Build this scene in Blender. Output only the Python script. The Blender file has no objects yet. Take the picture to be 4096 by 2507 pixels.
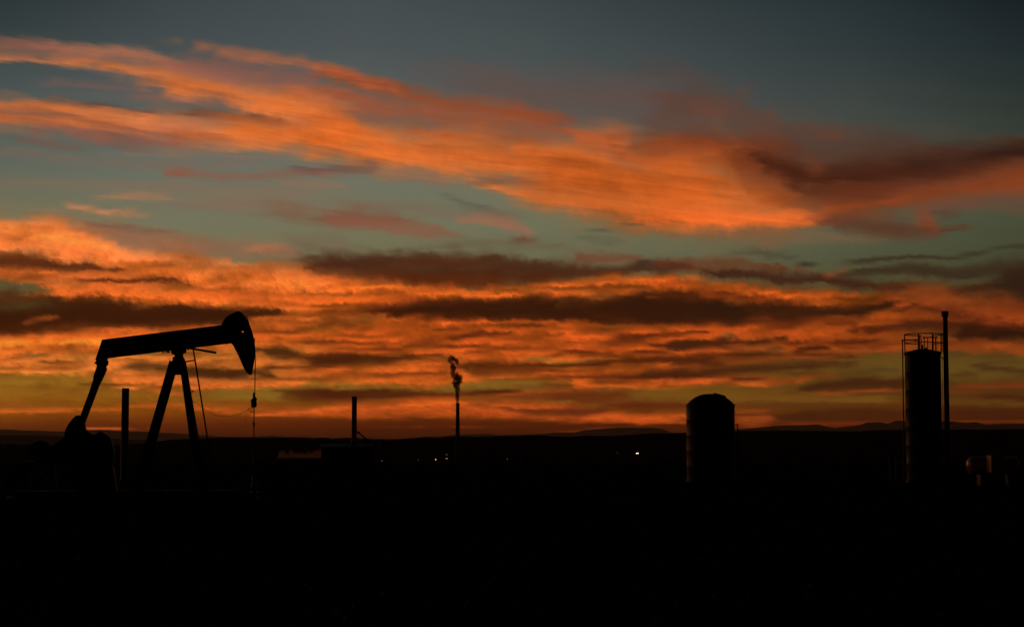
import bpy, math, random
import numpy as np
from mathutils import Vector, Matrix, noise as mnoise
from mathutils.geometry import tessellate_polygon

# ------------------------------------------------------------------ camera, exposure, world
SC = bpy.context.scene
COL = SC.collection
R = math.radians
EYE = Vector((0.0, 0.0, 3.1))
PITCH = R(4.08)
cam_d = bpy.data.cameras.new("camera")
cam_d.sensor_width = 36.0
cam_d.lens = 65.0
cam_d.clip_start = 0.5
cam_d.clip_end = 400000.0
cam = bpy.data.objects.new("camera", cam_d)
cam.location = EYE
cam.rotation_euler = (R(90) + PITCH, 0, 0)
COL.objects.link(cam)
SC.camera = cam
SC.view_settings.view_transform = 'Standard'
SC.view_settings.look = 'None'
SC.view_settings.exposure = 0
SC.view_settings.gamma = 1
SC.view_settings.use_curve_mapping = False
SC.cycles.max_bounces = 5
SC.cycles.volume_bounces = 1
SC.cycles.use_denoising = True

# ---- the dusk sky: cloud bands given as (azimuth deg, elevation deg, half thickness deg)
# (colour, opacity, softness, break-up, end taper, points)
AZ_LIM, EL_LIM = 17.5, 14.4
def ss(x):
    x = np.clip(x, 0, 1)
    return x*x*(3-2*x)
CLEAR_AZ = [-15.57, -10.39, -5.04, 0.0, 5.45, 10.42, 15.57]
CLEAR_EL = [13.7, 12.19, 10.66, 8.36, 6.82, 5.66, 4.11, 2.56, 1.71, 1.01, 0.62, 0.28]
CLEAR_COL = [np.array(c, float) for c in [
 [(44, 54, 56), (62, 70, 73), (70, 78, 81), (64, 73, 76), (52, 61, 64), (42, 52, 55), (28, 36, 39)],
 [(56, 66, 67), (70, 79, 81), (76, 84, 86), (72, 81, 82), (62, 71, 73), (50, 60, 62), (36, 45, 48)],
 [(74, 84, 84), (84, 92, 92), (88, 94, 92), (84, 89, 88), (72, 79, 79), (62, 69, 68), (46, 55, 54)],
 [(94, 102, 92), (104, 110, 98), (108, 112, 98), (106, 110, 96), (92, 98, 88), (78, 84, 72), (62, 68, 58)],
 [(118, 112, 84), (112, 114, 92), (112, 114, 90), (108, 112, 88), (100, 104, 82), (84, 88, 70), (70, 78, 60)],
 [(110, 108, 76), (112, 112, 84), (110, 108, 80), (104, 104, 78), (96, 98, 74), (80, 84, 62), (68, 72, 52)],
 [(110, 100, 50), (112, 100, 54), (108, 98, 52), (100, 92, 48), (90, 82, 44), (76, 72, 40), (66, 62, 36)],
 [(150, 115, 42), (150, 112, 42), (140, 108, 42), (130, 100, 40), (118, 84, 34), (106, 79, 33), (92, 71, 33)],
 [(148, 104, 34), (146, 98, 32), (134, 90, 30), (126, 84, 30), (122, 86, 32), (104, 74, 30), (90, 62, 26)],
 [(136, 78, 20), (132, 72, 16), (114, 58, 14), (108, 52, 14), (104, 58, 18), (88, 48, 16), (72, 38, 14)],
 [(105, 52, 14), (96, 42, 12), (82, 34, 10), (80, 33, 9), (78, 34, 10), (70, 30, 10), (60, 26, 9)],
 [(75, 34, 12), (66, 28, 9), (60, 25, 8), (62, 26, 8), (60, 26, 9), (52, 21, 8), (44, 18, 8)]]]
BANDS = [
 ((178,84,38),0.9,1.2,0.35,0,[(-16.37,3.72,1.295),(-13.78,3.744,1.271),(-11.13,3.714,1.202),(-7.97,3.702,1.156),(-4.31,3.682,1.11)]),
 ((160,72,30),0.92,1.2,0.35,0,[(-6.78,3.667,1.572),(-4.02,3.683,1.526),(-1.25,3.691,1.433),(1.53,3.622,1.503),(4.3,3.613,1.595),(7.05,3.664,1.664)]),
 ((140,62,28),0.9,1.2,0.35,0,[(3.67,3.662,1.595),(6.42,3.669,1.572),(9.15,3.782,1.063),(11.84,3.795,0.832),(14.04,3.829,0.855),(16.2,3.812,0.925)]),
 ((226,112,54),0.85,1.1,0.35,0,[(-16.42,6.204,0.647),(-14.26,6.111,0.624),(-12.49,5.817,0.555),(-11.15,5.483,0.416)]),
 ((200,96,44),0.9,1.1,0.35,0,[(-16.4,5.339,0.578),(-13.36,5.167,0.509),(-10.25,4.999,0.462),(-7.53,4.761,0.37)]),
 ((150,82,36),0.8,1.2,0.35,0.1,[(-12.88,2.158,0.462),(-10.66,2.13,0.509),(-7.5,2.149,0.509),(-4.3,2.207,0.462)]),
 ((120,62,26),0.8,1.2,0.35,0.15,[(-0.78,1.498,0.301),(1.99,1.52,0.324),(3.83,1.287,0.185),(7.03,1.166,0.116)]),
 ((140,98,80),0.55,1.3,0.35,0.18,[(-15.93,11.668,0.324),(-14.36,11.753,0.324),(-12.14,11.635,0.324),(-10.33,11.259,0.37),(-8.04,10.879,0.416)]),
 ((188,112,82),0.75,1.0,0.35,0.18,[(-14.8,11.818,0.231),(-13.47,11.796,0.185),(-12.14,11.824,0.197),(-11.24,11.728,0.197),(-10.56,11.474,0.231),(-8.96,11.033,0.185),(-7.12,10.766,0.139)]),
 ((165,98,76),0.6,1.0,0.35,0.18,[(-16.02,11.925,0.102),(-15.02,11.938,0.139),(-13.92,11.863,0.157),(-13.03,11.817,0.092)]),
 ((150,96,78),0.8,1.0,0.35,0.1,[(-11.46,11.619,0.277),(-10.33,11.348,0.37),(-8.51,11.159,0.301),(-6.66,10.866,0.231),(-4.35,10.521,0.208)]),
 ((136,88,76),0.8,1.3,0.35,0.12,[(-10.56,11.698,0.277),(-8.97,11.528,0.324),(-7.13,11.263,0.324),(-4.81,10.901,0.37)]),
 ((172,98,68),0.85,1.2,0.35,0.18,[(-10.2,12.225,0.074),(-9.2,12.059,0.139),(-8.05,11.892,0.166),(-6.67,11.725,0.176),(-4.82,11.332,0.231)]),
 ((214,118,70),0.9,1.0,0.35,0.18,[(-16.01,11.532,0.092),(-15.66,11.525,0.092),(-14.57,11.5,0.102),(-13.69,11.477,0.139),(-12.8,11.42,0.166),(-11.91,11.258,0.185),(-11.01,11.181,0.208),(-10.1,10.998,0.231),(-9.19,10.892,0.231)]),
 ((228,124,66),0.8,1.0,0.35,0.18,[(-13.25,11.453,0.065),(-12.13,11.288,0.092),(-11.01,11.167,0.12),(-10.33,11.035,0.12),(-9.19,10.847,0.139),(-8.27,10.692,0.111),(-7.58,10.664,0.074)]),
 ((120,90,82),0.6,1.0,0.35,0.18,[(-14.87,10.89,0.102),(-13.01,10.842,0.111),(-11.22,10.779,0.111),(-10.32,10.766,0.074)]),
 ((130,90,78),0.75,1.0,0.35,0.18,[(-11.9,10.575,0.139),(-10.55,10.579,0.166),(-8.95,10.448,0.166),(-7.58,10.348,0.092)]),
 ((216,112,56),0.92,1.0,0.35,0.12,[(-11.45,10.894,0.127),(-10.32,10.822,0.243),(-8.5,10.675,0.358),(-6.66,10.413,0.416),(-4.81,9.763,0.647)]),
 ((222,114,54),0.9,1.0,0.35,0.2,[(-8.5,10.505,0.277),(-6.66,10.277,0.462),(-4.81,9.763,0.555)]),
 ((196,104,62),0.7,1.0,0.35,0.2,[(-7.13,10.901,0.185),(-4.81,10.537,0.324)]),
 ((74,82,80),0.7,1.0,0.35,0.18,[(-11.67,10.315,0.065),(-10.54,10.3,0.12),(-9.18,10.261,0.12),(-8.04,10.155,0.065)]),
 ((206,110,62),0.9,1.0,0.35,0,[(-15.98,9.844,0.439),(-14.76,9.9,0.439),(-13.66,9.859,0.439),(-12.55,9.735,0.497),(-11.21,9.658,0.509),(-9.4,9.577,0.509),(-7.11,9.541,0.462),(-4.8,9.329,0.485)]),
 ((170,100,74),0.7,1.3,0.35,0.18,[(-14.32,9.609,0.162),(-12.55,9.433,0.185),(-10.76,9.493,0.185),(-8.95,9.657,0.162)]),
 ((118,84,72),0.75,1.0,0.35,0.18,[(-15.89,9.87,0.092),(-14.76,9.878,0.092),(-13.66,9.859,0.074),(-12.91,9.844,0.055)]),
 ((226,118,60),0.7,1.0,0.35,0.18,[(-15.9,10.134,0.12),(-14.33,10.141,0.129),(-13.0,10.063,0.139),(-11.66,10.002,0.12),(-10.31,10.024,0.092)]),
 ((214,112,62),0.7,1.0,0.35,0.18,[(-15.89,9.65,0.102),(-14.32,9.698,0.111),(-13.0,9.684,0.129),(-11.66,9.643,0.116),(-10.76,9.583,0.092)]),
 ((92,62,50),0.75,1.0,0.35,0.18,[(-14.86,10.307,0.046),(-14.11,10.315,0.065),(-13.01,10.286,0.065),(-11.67,10.181,0.065),(-10.54,10.152,0.065)]),
 ((108,58,38),0.85,1.0,0.35,0.18,[(-10.99,10.16,0.065),(-9.41,10.096,0.102),(-8.49,10.044,0.139),(-7.81,10.002,0.176),(-6.89,9.932,0.102),(-6.43,9.873,0.046)]),
 ((130,72,48),0.5,1.0,0.35,0.2,[(-8.04,10.02,0.185),(-6.66,9.777,0.139),(-4.81,9.672,0.166)]),
 ((180,88,44),0.6,1.0,0.35,0.18,[(-10.98,9.441,0.139),(-9.62,9.413,0.157),(-8.49,9.419,0.092)]),
 ((228,112,46),0.85,1.0,0.35,0.18,[(-9.4,9.713,0.277),(-8.03,9.612,0.37),(-6.65,9.504,0.37),(-4.8,9.306,0.509)]),
 ((190,86,38),0.5,1.0,0.35,0.18,[(-6.88,9.409,0.092),(-5.96,9.38,0.111),(-4.81,9.626,0.139)]),
 ((122,80,68),0.75,1.0,0.35,0.18,[(-15.53,9.114,0.055),(-14.96,9.071,0.074),(-14.22,9.035,0.092),(-13.34,8.979,0.065)]),
 ((132,86,74),0.6,1.0,0.35,0.18,[(-15.1,9.199,0.116),(-14.4,9.406,0.139),(-13.43,9.444,0.139),(-12.9,9.375,0.092)]),
 ((124,80,70),0.7,1.3,0.35,0.18,[(-13.17,9.276,0.139),(-11.88,9.209,0.208),(-10.3,9.191,0.139),(-9.39,9.125,0.074)]),
 ((140,106,86),0.5,1.0,0.35,0.18,[(-12.76,8.776,0.074),(-11.2,8.871,0.092),(-8.94,8.864,0.092),(-7.11,8.858,0.092)]),
 ((136,90,74),0.75,1.0,0.35,0.14,[(-11.28,8.26,0.111),(-10.74,8.275,0.157),(-10.06,8.225,0.166),(-8.93,8.183,0.157),(-7.1,8.288,0.157),(-4.8,8.483,0.157)]),
 ((150,84,60),0.6,1.0,0.35,0.18,[(-10.83,8.272,0.074),(-10.38,8.239,0.111),(-9.88,8.342,0.065)]),
 ((94,74,68),0.75,1.0,0.35,0.2,[(-7.1,8.402,0.046),(-6.18,8.454,0.083),(-4.8,8.574,0.092)]),
 ((150,108,88),0.6,1.0,0.35,0.2,[(-7.65,7.982,0.083),(-6.64,7.999,0.111),(-4.8,7.979,0.129)]),
 ((128,112,90),0.6,1.3,0.35,0.18,[(-12.52,7.548,0.139),(-10.28,7.517,0.277),(-8.01,7.519,0.277),(-5.72,7.6,0.231)]),
 ((182,122,88),0.8,1.0,0.35,0.18,[(-12.96,7.392,0.055),(-12.29,7.442,0.092),(-11.63,7.506,0.102),(-10.64,7.485,0.065)]),
 ((148,112,88),0.6,1.0,0.35,0.18,[(-14.93,7.093,0.055),(-14.05,7.076,0.074),(-13.31,7.076,0.046)]),
 ((206,124,82),0.85,1.0,0.35,0.18,[(-13.97,7.271,0.037),(-13.49,7.25,0.074),(-12.96,7.176,0.083),(-12.42,7.056,0.083),(-11.8,7.027,0.083),(-11.08,6.99,0.037)]),
 ((122,90,68),0.75,1.2,0.35,0.2,[(-8.01,7.199,0.139),(-6.63,7.084,0.231),(-5.71,7.004,0.254),(-4.33,6.927,0.277)]),
 ((96,76,70),0.75,1.5,0.35,0.25,[(-3.13,11.287,0.509),(-1.26,11.164,0.555),(0.61,10.847,0.694),(2.48,10.61,0.832),(4.34,10.59,0.832),(6.19,10.468,0.74)]),
 ((148,82,56),0.9,1.0,0.35,0.12,[(-6.38,10.737,0.555),(-4.52,10.405,0.555),(-2.19,10.178,0.578),(0.14,9.98,0.509),(1.54,9.724,0.393),(2.47,9.467,0.324)]),
 ((146,70,40),0.85,1.0,0.35,0.1,[(-6.15,11.511,0.231),(-4.99,11.193,0.231),(-3.59,10.918,0.208),(-2.19,10.657,0.194),(-0.79,10.436,0.213),(0.38,10.254,0.213),(1.54,9.976,0.213),(2.24,9.835,0.111)]),
 ((186,90,52),0.7,1.0,0.35,0.2,[(-6.38,11.641,0.139),(-5.46,11.434,0.166),(-4.29,11.09,0.139),(-3.13,10.786,0.102)]),
 ((220,104,42),0.95,1.0,0.35,0.08,[(-6.6,9.551,0.74),(-5.44,9.525,0.694),(-4.51,9.287,0.624),(-2.66,9.031,0.717),(-0.79,8.833,0.786),(1.07,8.626,0.855),(2.93,8.317,1.017),(4.79,7.887,1.063),(6.63,7.587,1.248)]),
 ((180,80,34),0.7,1.0,0.35,0.18,[(-3.82,9.775,0.092),(-2.66,9.695,0.129),(-1.49,9.587,0.111),(-0.79,9.498,0.055)]),
 ((168,74,34),0.5,1.0,0.35,0.18,[(-0.79,9.475,0.139),(0.61,9.384,0.139),(1.54,9.335,0.092)]),
 ((222,104,40),0.7,1.3,0.35,0.18,[(-0.09,9.201,0.185),(1.07,9.108,0.231),(2.47,8.872,0.277),(3.4,8.635,0.231)]),
 ((232,114,50),0.7,1.0,0.35,0.18,[(-5.9,9.062,0.139),(-4.05,8.995,0.185),(-2.65,8.779,0.277),(-1.49,8.371,0.231),(-0.79,8.144,0.139)]),
 ((110,82,70),0.8,1.0,0.35,0.18,[(-6.13,8.464,0.074),(-5.2,8.523,0.12),(-4.51,8.578,0.166),(-3.77,8.54,0.083)]),
 ((140,98,76),0.6,1.2,0.35,0.18,[(-4.74,8.438,0.139),(-3.81,8.356,0.208),(-2.65,8.228,0.231),(-1.49,8.05,0.092)]),
 ((128,84,60),0.85,1.0,0.35,0.18,[(-1.49,8.119,0.055),(-0.79,8.134,0.129),(0.14,8.135,0.139),(1.07,8.074,0.074)]),
 ((238,118,54),0.85,1.0,0.35,0.08,[(-1.49,8.05,0.037),(-0.56,7.937,0.102),(0.37,7.776,0.148),(1.54,7.543,0.185),(2.93,7.329,0.222),(4.32,7.111,0.231),(5.93,6.91,0.277)]),
 ((176,84,44),0.6,1.0,0.35,0.18,[(2.84,8.065,0.046),(3.63,7.99,0.092),(4.56,7.926,0.074),(5.71,7.898,0.046)]),
 ((188,92,52),0.8,1.3,0.35,0.18,[(1.54,9.61,0.277),(2.47,9.422,0.37),(3.4,9.276,0.416),(3.87,9.226,0.37)]),
 ((196,94,48),0.6,1.3,0.35,0.18,[(2.24,9.606,0.185),(2.94,9.372,0.277),(3.64,9.137,0.185)]),
 ((112,54,32),0.85,1.2,0.35,0.3,[(3.17,9.416,0.37),(4.33,9.335,0.485),(6.18,9.262,0.532),(8.48,9.102,0.416)]),
 ((182,76,32),0.6,1.3,0.35,0.18,[(3.17,8.912,0.185),(4.79,8.666,0.277),(6.18,8.555,0.231)]),
 ((126,80,62),0.8,1.0,0.35,0.2,[(-6.35,7.088,0.139),(-4.96,7.059,0.231),(-3.58,6.979,0.213),(-2.46,6.894,0.092)]),
 ((84,88,74),0.7,1.0,0.35,0.18,[(-2.28,7.77,0.046),(-1.63,7.543,0.083),(-1.02,7.314,0.111),(-0.32,7.062,0.055),(0.47,6.937,0.023)]),
 ((84,88,74),0.5,1.0,0.35,0.18,[(-1.12,7.314,0.028),(-0.74,7.407,0.083),(-0.51,7.43,0.037)]),
 ((84,82,66),0.6,1.0,0.35,0.18,[(3.39,6.842,0.028),(4.23,6.882,0.065),(5.01,6.828,0.037)]),
 ((94,64,54),0.8,1.3,0.35,0.15,[(3.93,10.504,0.925),(5.55,10.412,0.855),(6.71,10.185,0.74),(7.85,9.843,0.601),(9.22,9.582,0.462),(10.58,9.318,0.324),(11.92,9.185,0.231)]),
 ((112,68,54),0.4,1.4,0.35,0.3,[(5.37,10.483,0.185),(5.79,10.339,0.277),(6.2,10.286,0.139)]),
 ((108,64,48),0.4,1.4,0.35,0.3,[(7.77,10.162,0.092),(8.09,10.245,0.277),(8.41,10.101,0.092)]),
 ((106,64,48),0.35,1.4,0.35,0.3,[(6.94,10.815,0.092),(7.27,10.808,0.277),(7.54,10.891,0.092)]),
 ((118,58,34),0.85,1.0,0.35,0.12,[(3.69,9.365,0.416),(6.01,9.288,0.37),(7.84,8.889,0.647),(8.75,8.46,0.601),(9.66,8.076,0.601)]),
 ((204,94,36),0.92,1.2,0.35,0.26,[(-0.73,8.649,0.694),(0.9,8.373,0.971),(2.76,8.089,1.11),(4.61,7.843,1.295),(6.23,7.777,1.387),(7.38,7.69,1.225),(8.51,7.464,0.832),(9.2,7.313,0.555),(10.1,7.249,0.324),(11.22,7.29,0.301)]),
 ((206,96,38),0.7,1.3,0.35,0.18,[(4.15,7.296,0.416),(5.99,7.184,0.37),(7.83,7.065,0.231),(8.97,7.045,0.139)]),
 ((140,62,26),0.5,1.4,0.35,0.18,[(7.47,7.574,0.139),(8.2,7.538,0.185),(8.74,7.459,0.139)]),
 ((150,68,28),0.5,1.4,0.35,0.18,[(5.77,8.835,0.139),(6.92,8.633,0.185),(7.84,8.388,0.139)]),
 ((150,68,34),0.92,1.0,0.35,0.1,[(9.42,7.241,0.254),(10.55,7.284,0.277),(11.67,7.391,0.324),(12.79,7.541,0.416),(14.11,7.768,0.509),(15.86,7.927,0.647)]),
 ((186,84,36),0.7,1.2,0.35,0.18,[(8.97,7.136,0.092),(10.1,7.249,0.102),(11.45,7.442,0.12),(12.34,7.553,0.092)]),
 ((104,50,28),0.75,1.3,0.35,0.15,[(6.24,9.033,0.393),(7.38,8.716,0.555),(8.75,8.164,0.717),(10.56,7.963,0.786),(12.8,8.124,0.694),(15.0,8.382,0.67),(16.3,8.462,0.578)]),
 ((60,31,21),0.93,1.0,0.35,0.1,[(7.02,8.951,0.231),(7.66,8.711,0.277),(8.75,8.301,0.347),(9.66,8.144,0.485),(11.01,8.177,0.601),(12.36,8.34,0.485),(13.69,8.609,0.439),(14.57,8.732,0.37),(16.09,8.758,0.231)]),
 ((86,38,20),0.6,1.3,0.35,0.18,[(8.56,7.873,0.277),(9.65,7.713,0.277),(11.01,7.703,0.208),(12.13,7.897,0.162)]),
 ((42,30,26),0.8,1.2,0.35,0.2,[(11.69,8.608,0.166),(13.03,8.655,0.231),(14.13,8.704,0.277),(15.87,8.767,0.277)]),
 ((74,60,54),0.6,1.3,0.35,0.18,[(11.03,9.304,0.092),(11.7,9.372,0.139),(12.37,9.17,0.139),(12.81,8.976,0.092)]),
 ((70,70,64),0.5,1.5,0.35,0.18,[(10.13,9.466,0.231),(12.82,9.378,0.277),(13.7,9.434,0.185)]),
 ((138,66,38),0.5,1.3,0.35,0.3,[(8.9,9.047,0.139),(9.12,8.769,0.37),(9.39,8.536,0.277),(9.71,8.437,0.092)]),
 ((108,62,44),0.6,1.3,0.35,0.18,[(9.22,9.401,0.092),(9.67,9.434,0.139),(10.35,9.46,0.074)]),
 ((104,74,60),0.75,1.3,0.35,0.2,[(11.89,7.16,0.185),(13.22,7.213,0.254),(14.54,7.307,0.254),(16.06,7.21,0.231)]),
 ((78,48,38),0.6,1.7,0.5,0.2,[(7.02,9.315,0.416),(8.76,8.937,0.578),(11.02,8.854,0.601),(13.25,8.826,0.462),(15.44,8.808,0.347)]),
 ((120,62,40),0.5,1.7,0.5,0.2,[(7.83,7.59,0.439),(9.65,7.463,0.393),(11.9,7.588,0.347),(14.11,7.812,0.416)]),
 ((136,106,88),0.5,1.4,0.8,0.18,[(-15.94,7.791,0.074),(-13.85,7.844,0.12),(-11.18,7.811,0.148),(-8.01,7.769,0.148),(-4.79,7.703,0.129)]),
 ((132,100,82),0.5,1.4,0.8,0.18,[(-11.62,7.235,0.083),(-9.37,7.332,0.157),(-6.63,7.313,0.166),(-4.33,7.295,0.139)]),
 ((132,98,84),0.45,1.4,0.8,0.18,[(-15.96,8.764,0.074),(-13.42,8.574,0.111),(-10.74,8.501,0.12),(-7.56,8.621,0.111)]),
 ((120,94,78),0.5,1.4,0.8,0.18,[(-5.89,7.415,0.139),(-3.11,7.305,0.166),(-1.25,7.129,0.139),(1.07,7.038,0.092)]),
 ((150,108,80),0.75,1.2,0.35,0.15,[(-13.38,6.201,0.555),(-12.05,6.03,0.532),(-10.26,6.022,0.485),(-8.45,6.007,0.439),(-7.08,5.935,0.393),(-6.39,5.806,0.254)]),
 ((236,118,58),0.95,0.9,0.35,0.0,[(-16.08,6.37,0.485),(-14.26,6.245,0.532),(-12.94,6.032,0.555),(-12.05,5.759,0.532),(-11.15,5.505,0.439),(-9.35,5.217,0.485),(-7.07,5.087,0.509),(-4.32,5.134,0.532)]),
 ((170,108,76),0.65,1.4,0.35,0.18,[(-13.83,6.66,0.162),(-12.5,6.426,0.254),(-11.16,6.208,0.324),(-10.26,6.044,0.277),(-8.9,5.886,0.231)]),
 ((124,86,70),0.7,1.0,0.35,0.18,[(-13.3,6.698,0.046),(-12.5,6.629,0.083),(-11.61,6.56,0.083),(-10.49,6.494,0.055)]),
 ((255,140,60),0.8,1.0,0.35,0.18,[(-16.0,6.439,0.166),(-14.91,6.383,0.185),(-13.82,6.212,0.166),(-12.72,6.037,0.139),(-12.05,5.872,0.092)]),
 ((212,106,54),0.6,1.3,0.35,0.18,[(-14.25,5.954,0.185),(-12.93,5.807,0.231),(-12.05,5.691,0.139)]),
 ((184,114,82),0.7,1.3,0.35,0.18,[(-8.22,6.034,0.092),(-7.63,6.111,0.185),(-7.08,6.095,0.139),(-6.72,5.963,0.074)]),
 ((116,98,80),0.6,1.4,0.35,0.18,[(-7.31,6.321,0.185),(-6.4,6.242,0.231),(-4.78,6.213,0.277)]),
 ((196,96,48),0.85,1.0,0.35,0.1,[(-15.97,5.151,0.324),(-14.24,5.059,0.324),(-12.92,5.041,0.277),(-11.59,4.976,0.277),(-10.25,4.908,0.185)]),
 ((88,46,26),0.9,1.0,0.35,0.1,[(-15.98,5.54,0.266),(-14.9,5.535,0.231),(-14.03,5.467,0.185),(-13.15,5.397,0.139),(-12.04,5.341,0.081),(-11.59,5.316,0.046)]),
 ((130,64,34),0.6,1.0,0.35,0.18,[(-15.81,5.6,0.092),(-14.68,5.63,0.092),(-13.9,5.515,0.092)]),
 ((250,126,54),0.85,1.0,0.35,0.12,[(-12.04,5.42,0.139),(-11.15,5.301,0.185),(-10.03,5.23,0.185),(-8.89,5.11,0.185),(-7.07,4.949,0.166),(-4.78,4.877,0.166)]),
 ((150,80,42),0.5,1.3,0.35,0.18,[(-7.99,5.534,0.139),(-6.85,5.456,0.185),(-5.7,5.33,0.185),(-4.78,5.384,0.166)]),
 ((222,102,42),0.92,1.0,0.35,0.06,[(-14.45,4.673,0.208),(-12.91,4.636,0.231),(-11.58,4.546,0.301),(-9.79,4.527,0.301),(-7.98,4.481,0.324),(-6.15,4.441,0.335),(-4.31,4.397,0.393)]),
 ((180,84,36),0.6,1.3,0.35,0.18,[(-10.24,4.771,0.092),(-8.44,4.704,0.12),(-6.61,4.586,0.139),(-5.23,4.506,0.092)]),
 ((100,52,28),0.9,1.0,0.35,0.18,[(-13.36,4.965,0.046),(-12.26,4.987,0.083),(-11.14,5.007,0.083),(-10.02,4.934,0.083),(-9.12,4.878,0.046)]),
 ((250,126,54),0.7,1.0,0.35,0.15,[(-10.69,4.514,0.055),(-9.34,4.396,0.065),(-7.98,4.334,0.074),(-6.61,4.219,0.074),(-4.54,4.188,0.083)]),
 ((84,84,56),0.9,1.0,0.35,0.1,[(-16.18,4.724,0.301),(-15.1,4.726,0.277),(-14.58,4.715,0.162),(-14.1,4.635,0.069)]),
 ((60,34,18),0.95,0.75,0.35,0.0,[(-16.16,3.902,0.694),(-14.87,3.927,0.647),(-14.22,3.972,0.543),(-13.7,4.03,0.525),(-12.9,4.016,0.497),(-11.58,3.968,0.381),(-10.24,4.007,0.333),(-9.11,3.993,0.305),(-8.2,4.048,0.213),(-7.29,4.029,0.139),(-6.38,4.083,0.046),(-5.69,4.088,0.023)]),
 ((62,50,28),0.8,1.3,0.35,0.18,[(-16.16,4.124,0.416),(-14.87,4.15,0.324),(-14.0,4.144,0.208),(-12.91,4.163,0.116)]),
 ((82,72,42),0.8,1.0,0.35,0.18,[(-15.95,4.129,0.083),(-14.87,4.15,0.092),(-14.22,4.162,0.083),(-13.57,4.129,0.055)]),
 ((172,86,40),0.9,1.2,0.35,0.18,[(-14.86,3.636,0.065),(-14.52,3.763,0.12),(-14.22,3.804,0.083),(-13.91,3.831,0.037)]),
 ((110,52,24),0.6,1.0,0.35,0.18,[(-14.21,3.669,0.074),(-12.46,3.606,0.083),(-11.57,3.663,0.083),(-9.78,3.775,0.074)]),
 ((222,104,40),0.93,0.8,0.35,0,[(-16.14,2.836,0.37),(-14.85,2.921,0.439),(-13.77,3.104,0.428),(-12.45,3.12,0.428),(-10.67,3.265,0.37),(-8.88,3.397,0.393),(-7.52,3.477,0.462),(-4.77,3.541,0.509)]),
 ((130,64,30),0.7,1.0,0.35,0.18,[(-15.76,3.242,0.092),(-14.86,3.39,0.083),(-13.99,3.448,0.065)]),
 ((255,142,50),0.85,1.0,0.35,0.18,[(-15.93,3.017,0.111),(-14.64,3.036,0.12),(-13.55,3.095,0.12),(-12.45,3.154,0.092),(-11.12,3.215,0.074)]),
 ((176,84,36),0.6,1.3,0.35,0.18,[(-13.99,3.314,0.074),(-12.89,3.352,0.092),(-11.57,3.391,0.065)]),
 ((110,54,26),0.85,1.0,0.35,0.18,[(-8.15,3.518,0.055),(-7.52,3.5,0.092),(-6.83,3.505,0.074),(-6.37,3.532,0.037)]),
 ((100,50,24),0.8,1.0,0.35,0.25,[(-6.83,3.161,0.046),(-5.91,3.19,0.083),(-4.77,3.173,0.092)]),
 ((120,60,28),0.7,1.0,0.35,0.2,[(-7.06,3.756,0.046),(-6.15,3.786,0.083),(-4.77,3.726,0.065)]),
 ((236,116,46),0.6,1.0,0.35,0.2,[(-7.97,3.84,0.092),(-6.61,3.897,0.074),(-4.77,3.864,0.092)]),
 ((206,116,52),0.9,0.7,0.35,0,[(-16.0,2.45,0.358),(-14.63,2.499,0.324),(-13.32,2.48,0.358),(-12.44,2.342,0.37),(-11.55,2.259,0.462),(-9.76,2.227,0.601),(-7.96,2.284,0.647),(-6.59,2.382,0.647),(-4.53,2.552,0.485)]),
 ((120,94,48),0.8,1.0,0.35,0.18,[(-14.89,2.697,0.023),(-14.59,2.701,0.042),(-14.24,2.696,0.023)]),
 ((120,92,48),0.8,1.0,0.35,0.18,[(-13.63,2.533,0.028),(-13.14,2.547,0.065),(-12.71,2.533,0.037)]),
 ((120,66,32),0.85,1.0,0.35,0.18,[(-14.58,2.477,0.028),(-14.06,2.483,0.055),(-13.49,2.467,0.037)]),
 ((150,84,40),0.7,1.0,0.35,0.18,[(-14.49,2.322,0.037),(-13.67,2.33,0.065),(-12.7,2.317,0.046)]),
 ((236,130,54),0.8,1.0,0.35,0.18,[(-15.83,2.218,0.055),(-15.05,2.245,0.065),(-14.19,2.227,0.055),(-12.88,2.158,0.055),(-12.43,2.094,0.037)]),
 ((240,132,52),0.9,1.0,0.35,0.18,[(-12.44,2.635,0.037),(-11.78,2.655,0.065),(-10.89,2.682,0.065),(-9.99,2.726,0.046)]),
 ((96,62,26),0.85,1.1,0.35,0.1,[(-12.44,2.41,0.162),(-11.73,2.416,0.162),(-11.11,2.308,0.185),(-9.99,2.248,0.208),(-8.86,2.233,0.231),(-7.05,2.22,0.208)]),
 ((72,42,18),0.85,1.0,0.35,0.18,[(-10.3,2.246,0.162),(-9.54,2.228,0.231),(-8.64,2.223,0.197),(-7.87,2.215,0.116)]),
 ((170,84,36),0.6,1.0,0.35,0.18,[(-11.77,2.076,0.046),(-10.88,2.151,0.074),(-10.21,1.997,0.055)]),
 ((228,112,48),0.9,1.0,0.35,0.08,[(-12.52,2.035,0.046),(-11.55,1.942,0.065),(-10.43,1.859,0.083),(-9.31,1.82,0.083),(-7.95,1.826,0.083),(-6.59,1.923,0.092),(-5.68,2.065,0.074),(-4.76,2.16,0.074)]),
 ((70,44,20),0.9,1.0,0.35,0.05,[(-7.96,2.81,0.208),(-7.28,2.849,0.243),(-6.78,2.771,0.208),(-6.14,2.637,0.116),(-5.68,2.674,0.197),(-4.53,2.621,0.185)]),
 ((84,46,20),0.8,1.0,0.35,0.08,[(-7.96,2.421,0.139),(-7.05,2.426,0.092),(-5.68,2.386,0.092),(-4.53,2.414,0.116)]),
 ((76,42,20),0.85,1.0,0.35,0.18,[(-7.82,2.147,0.111),(-7.5,2.149,0.139),(-7.18,2.15,0.074)]),
 ((214,100,42),0.8,1.0,0.35,0.15,[(-7.14,2.242,0.065),(-6.14,2.224,0.083),(-4.76,2.298,0.083)]),
 ((120,60,28),0.6,1.0,0.35,0.2,[(-6.36,2.016,0.046),(-5.68,2.042,0.083),(-4.76,2.114,0.065)]),
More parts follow.
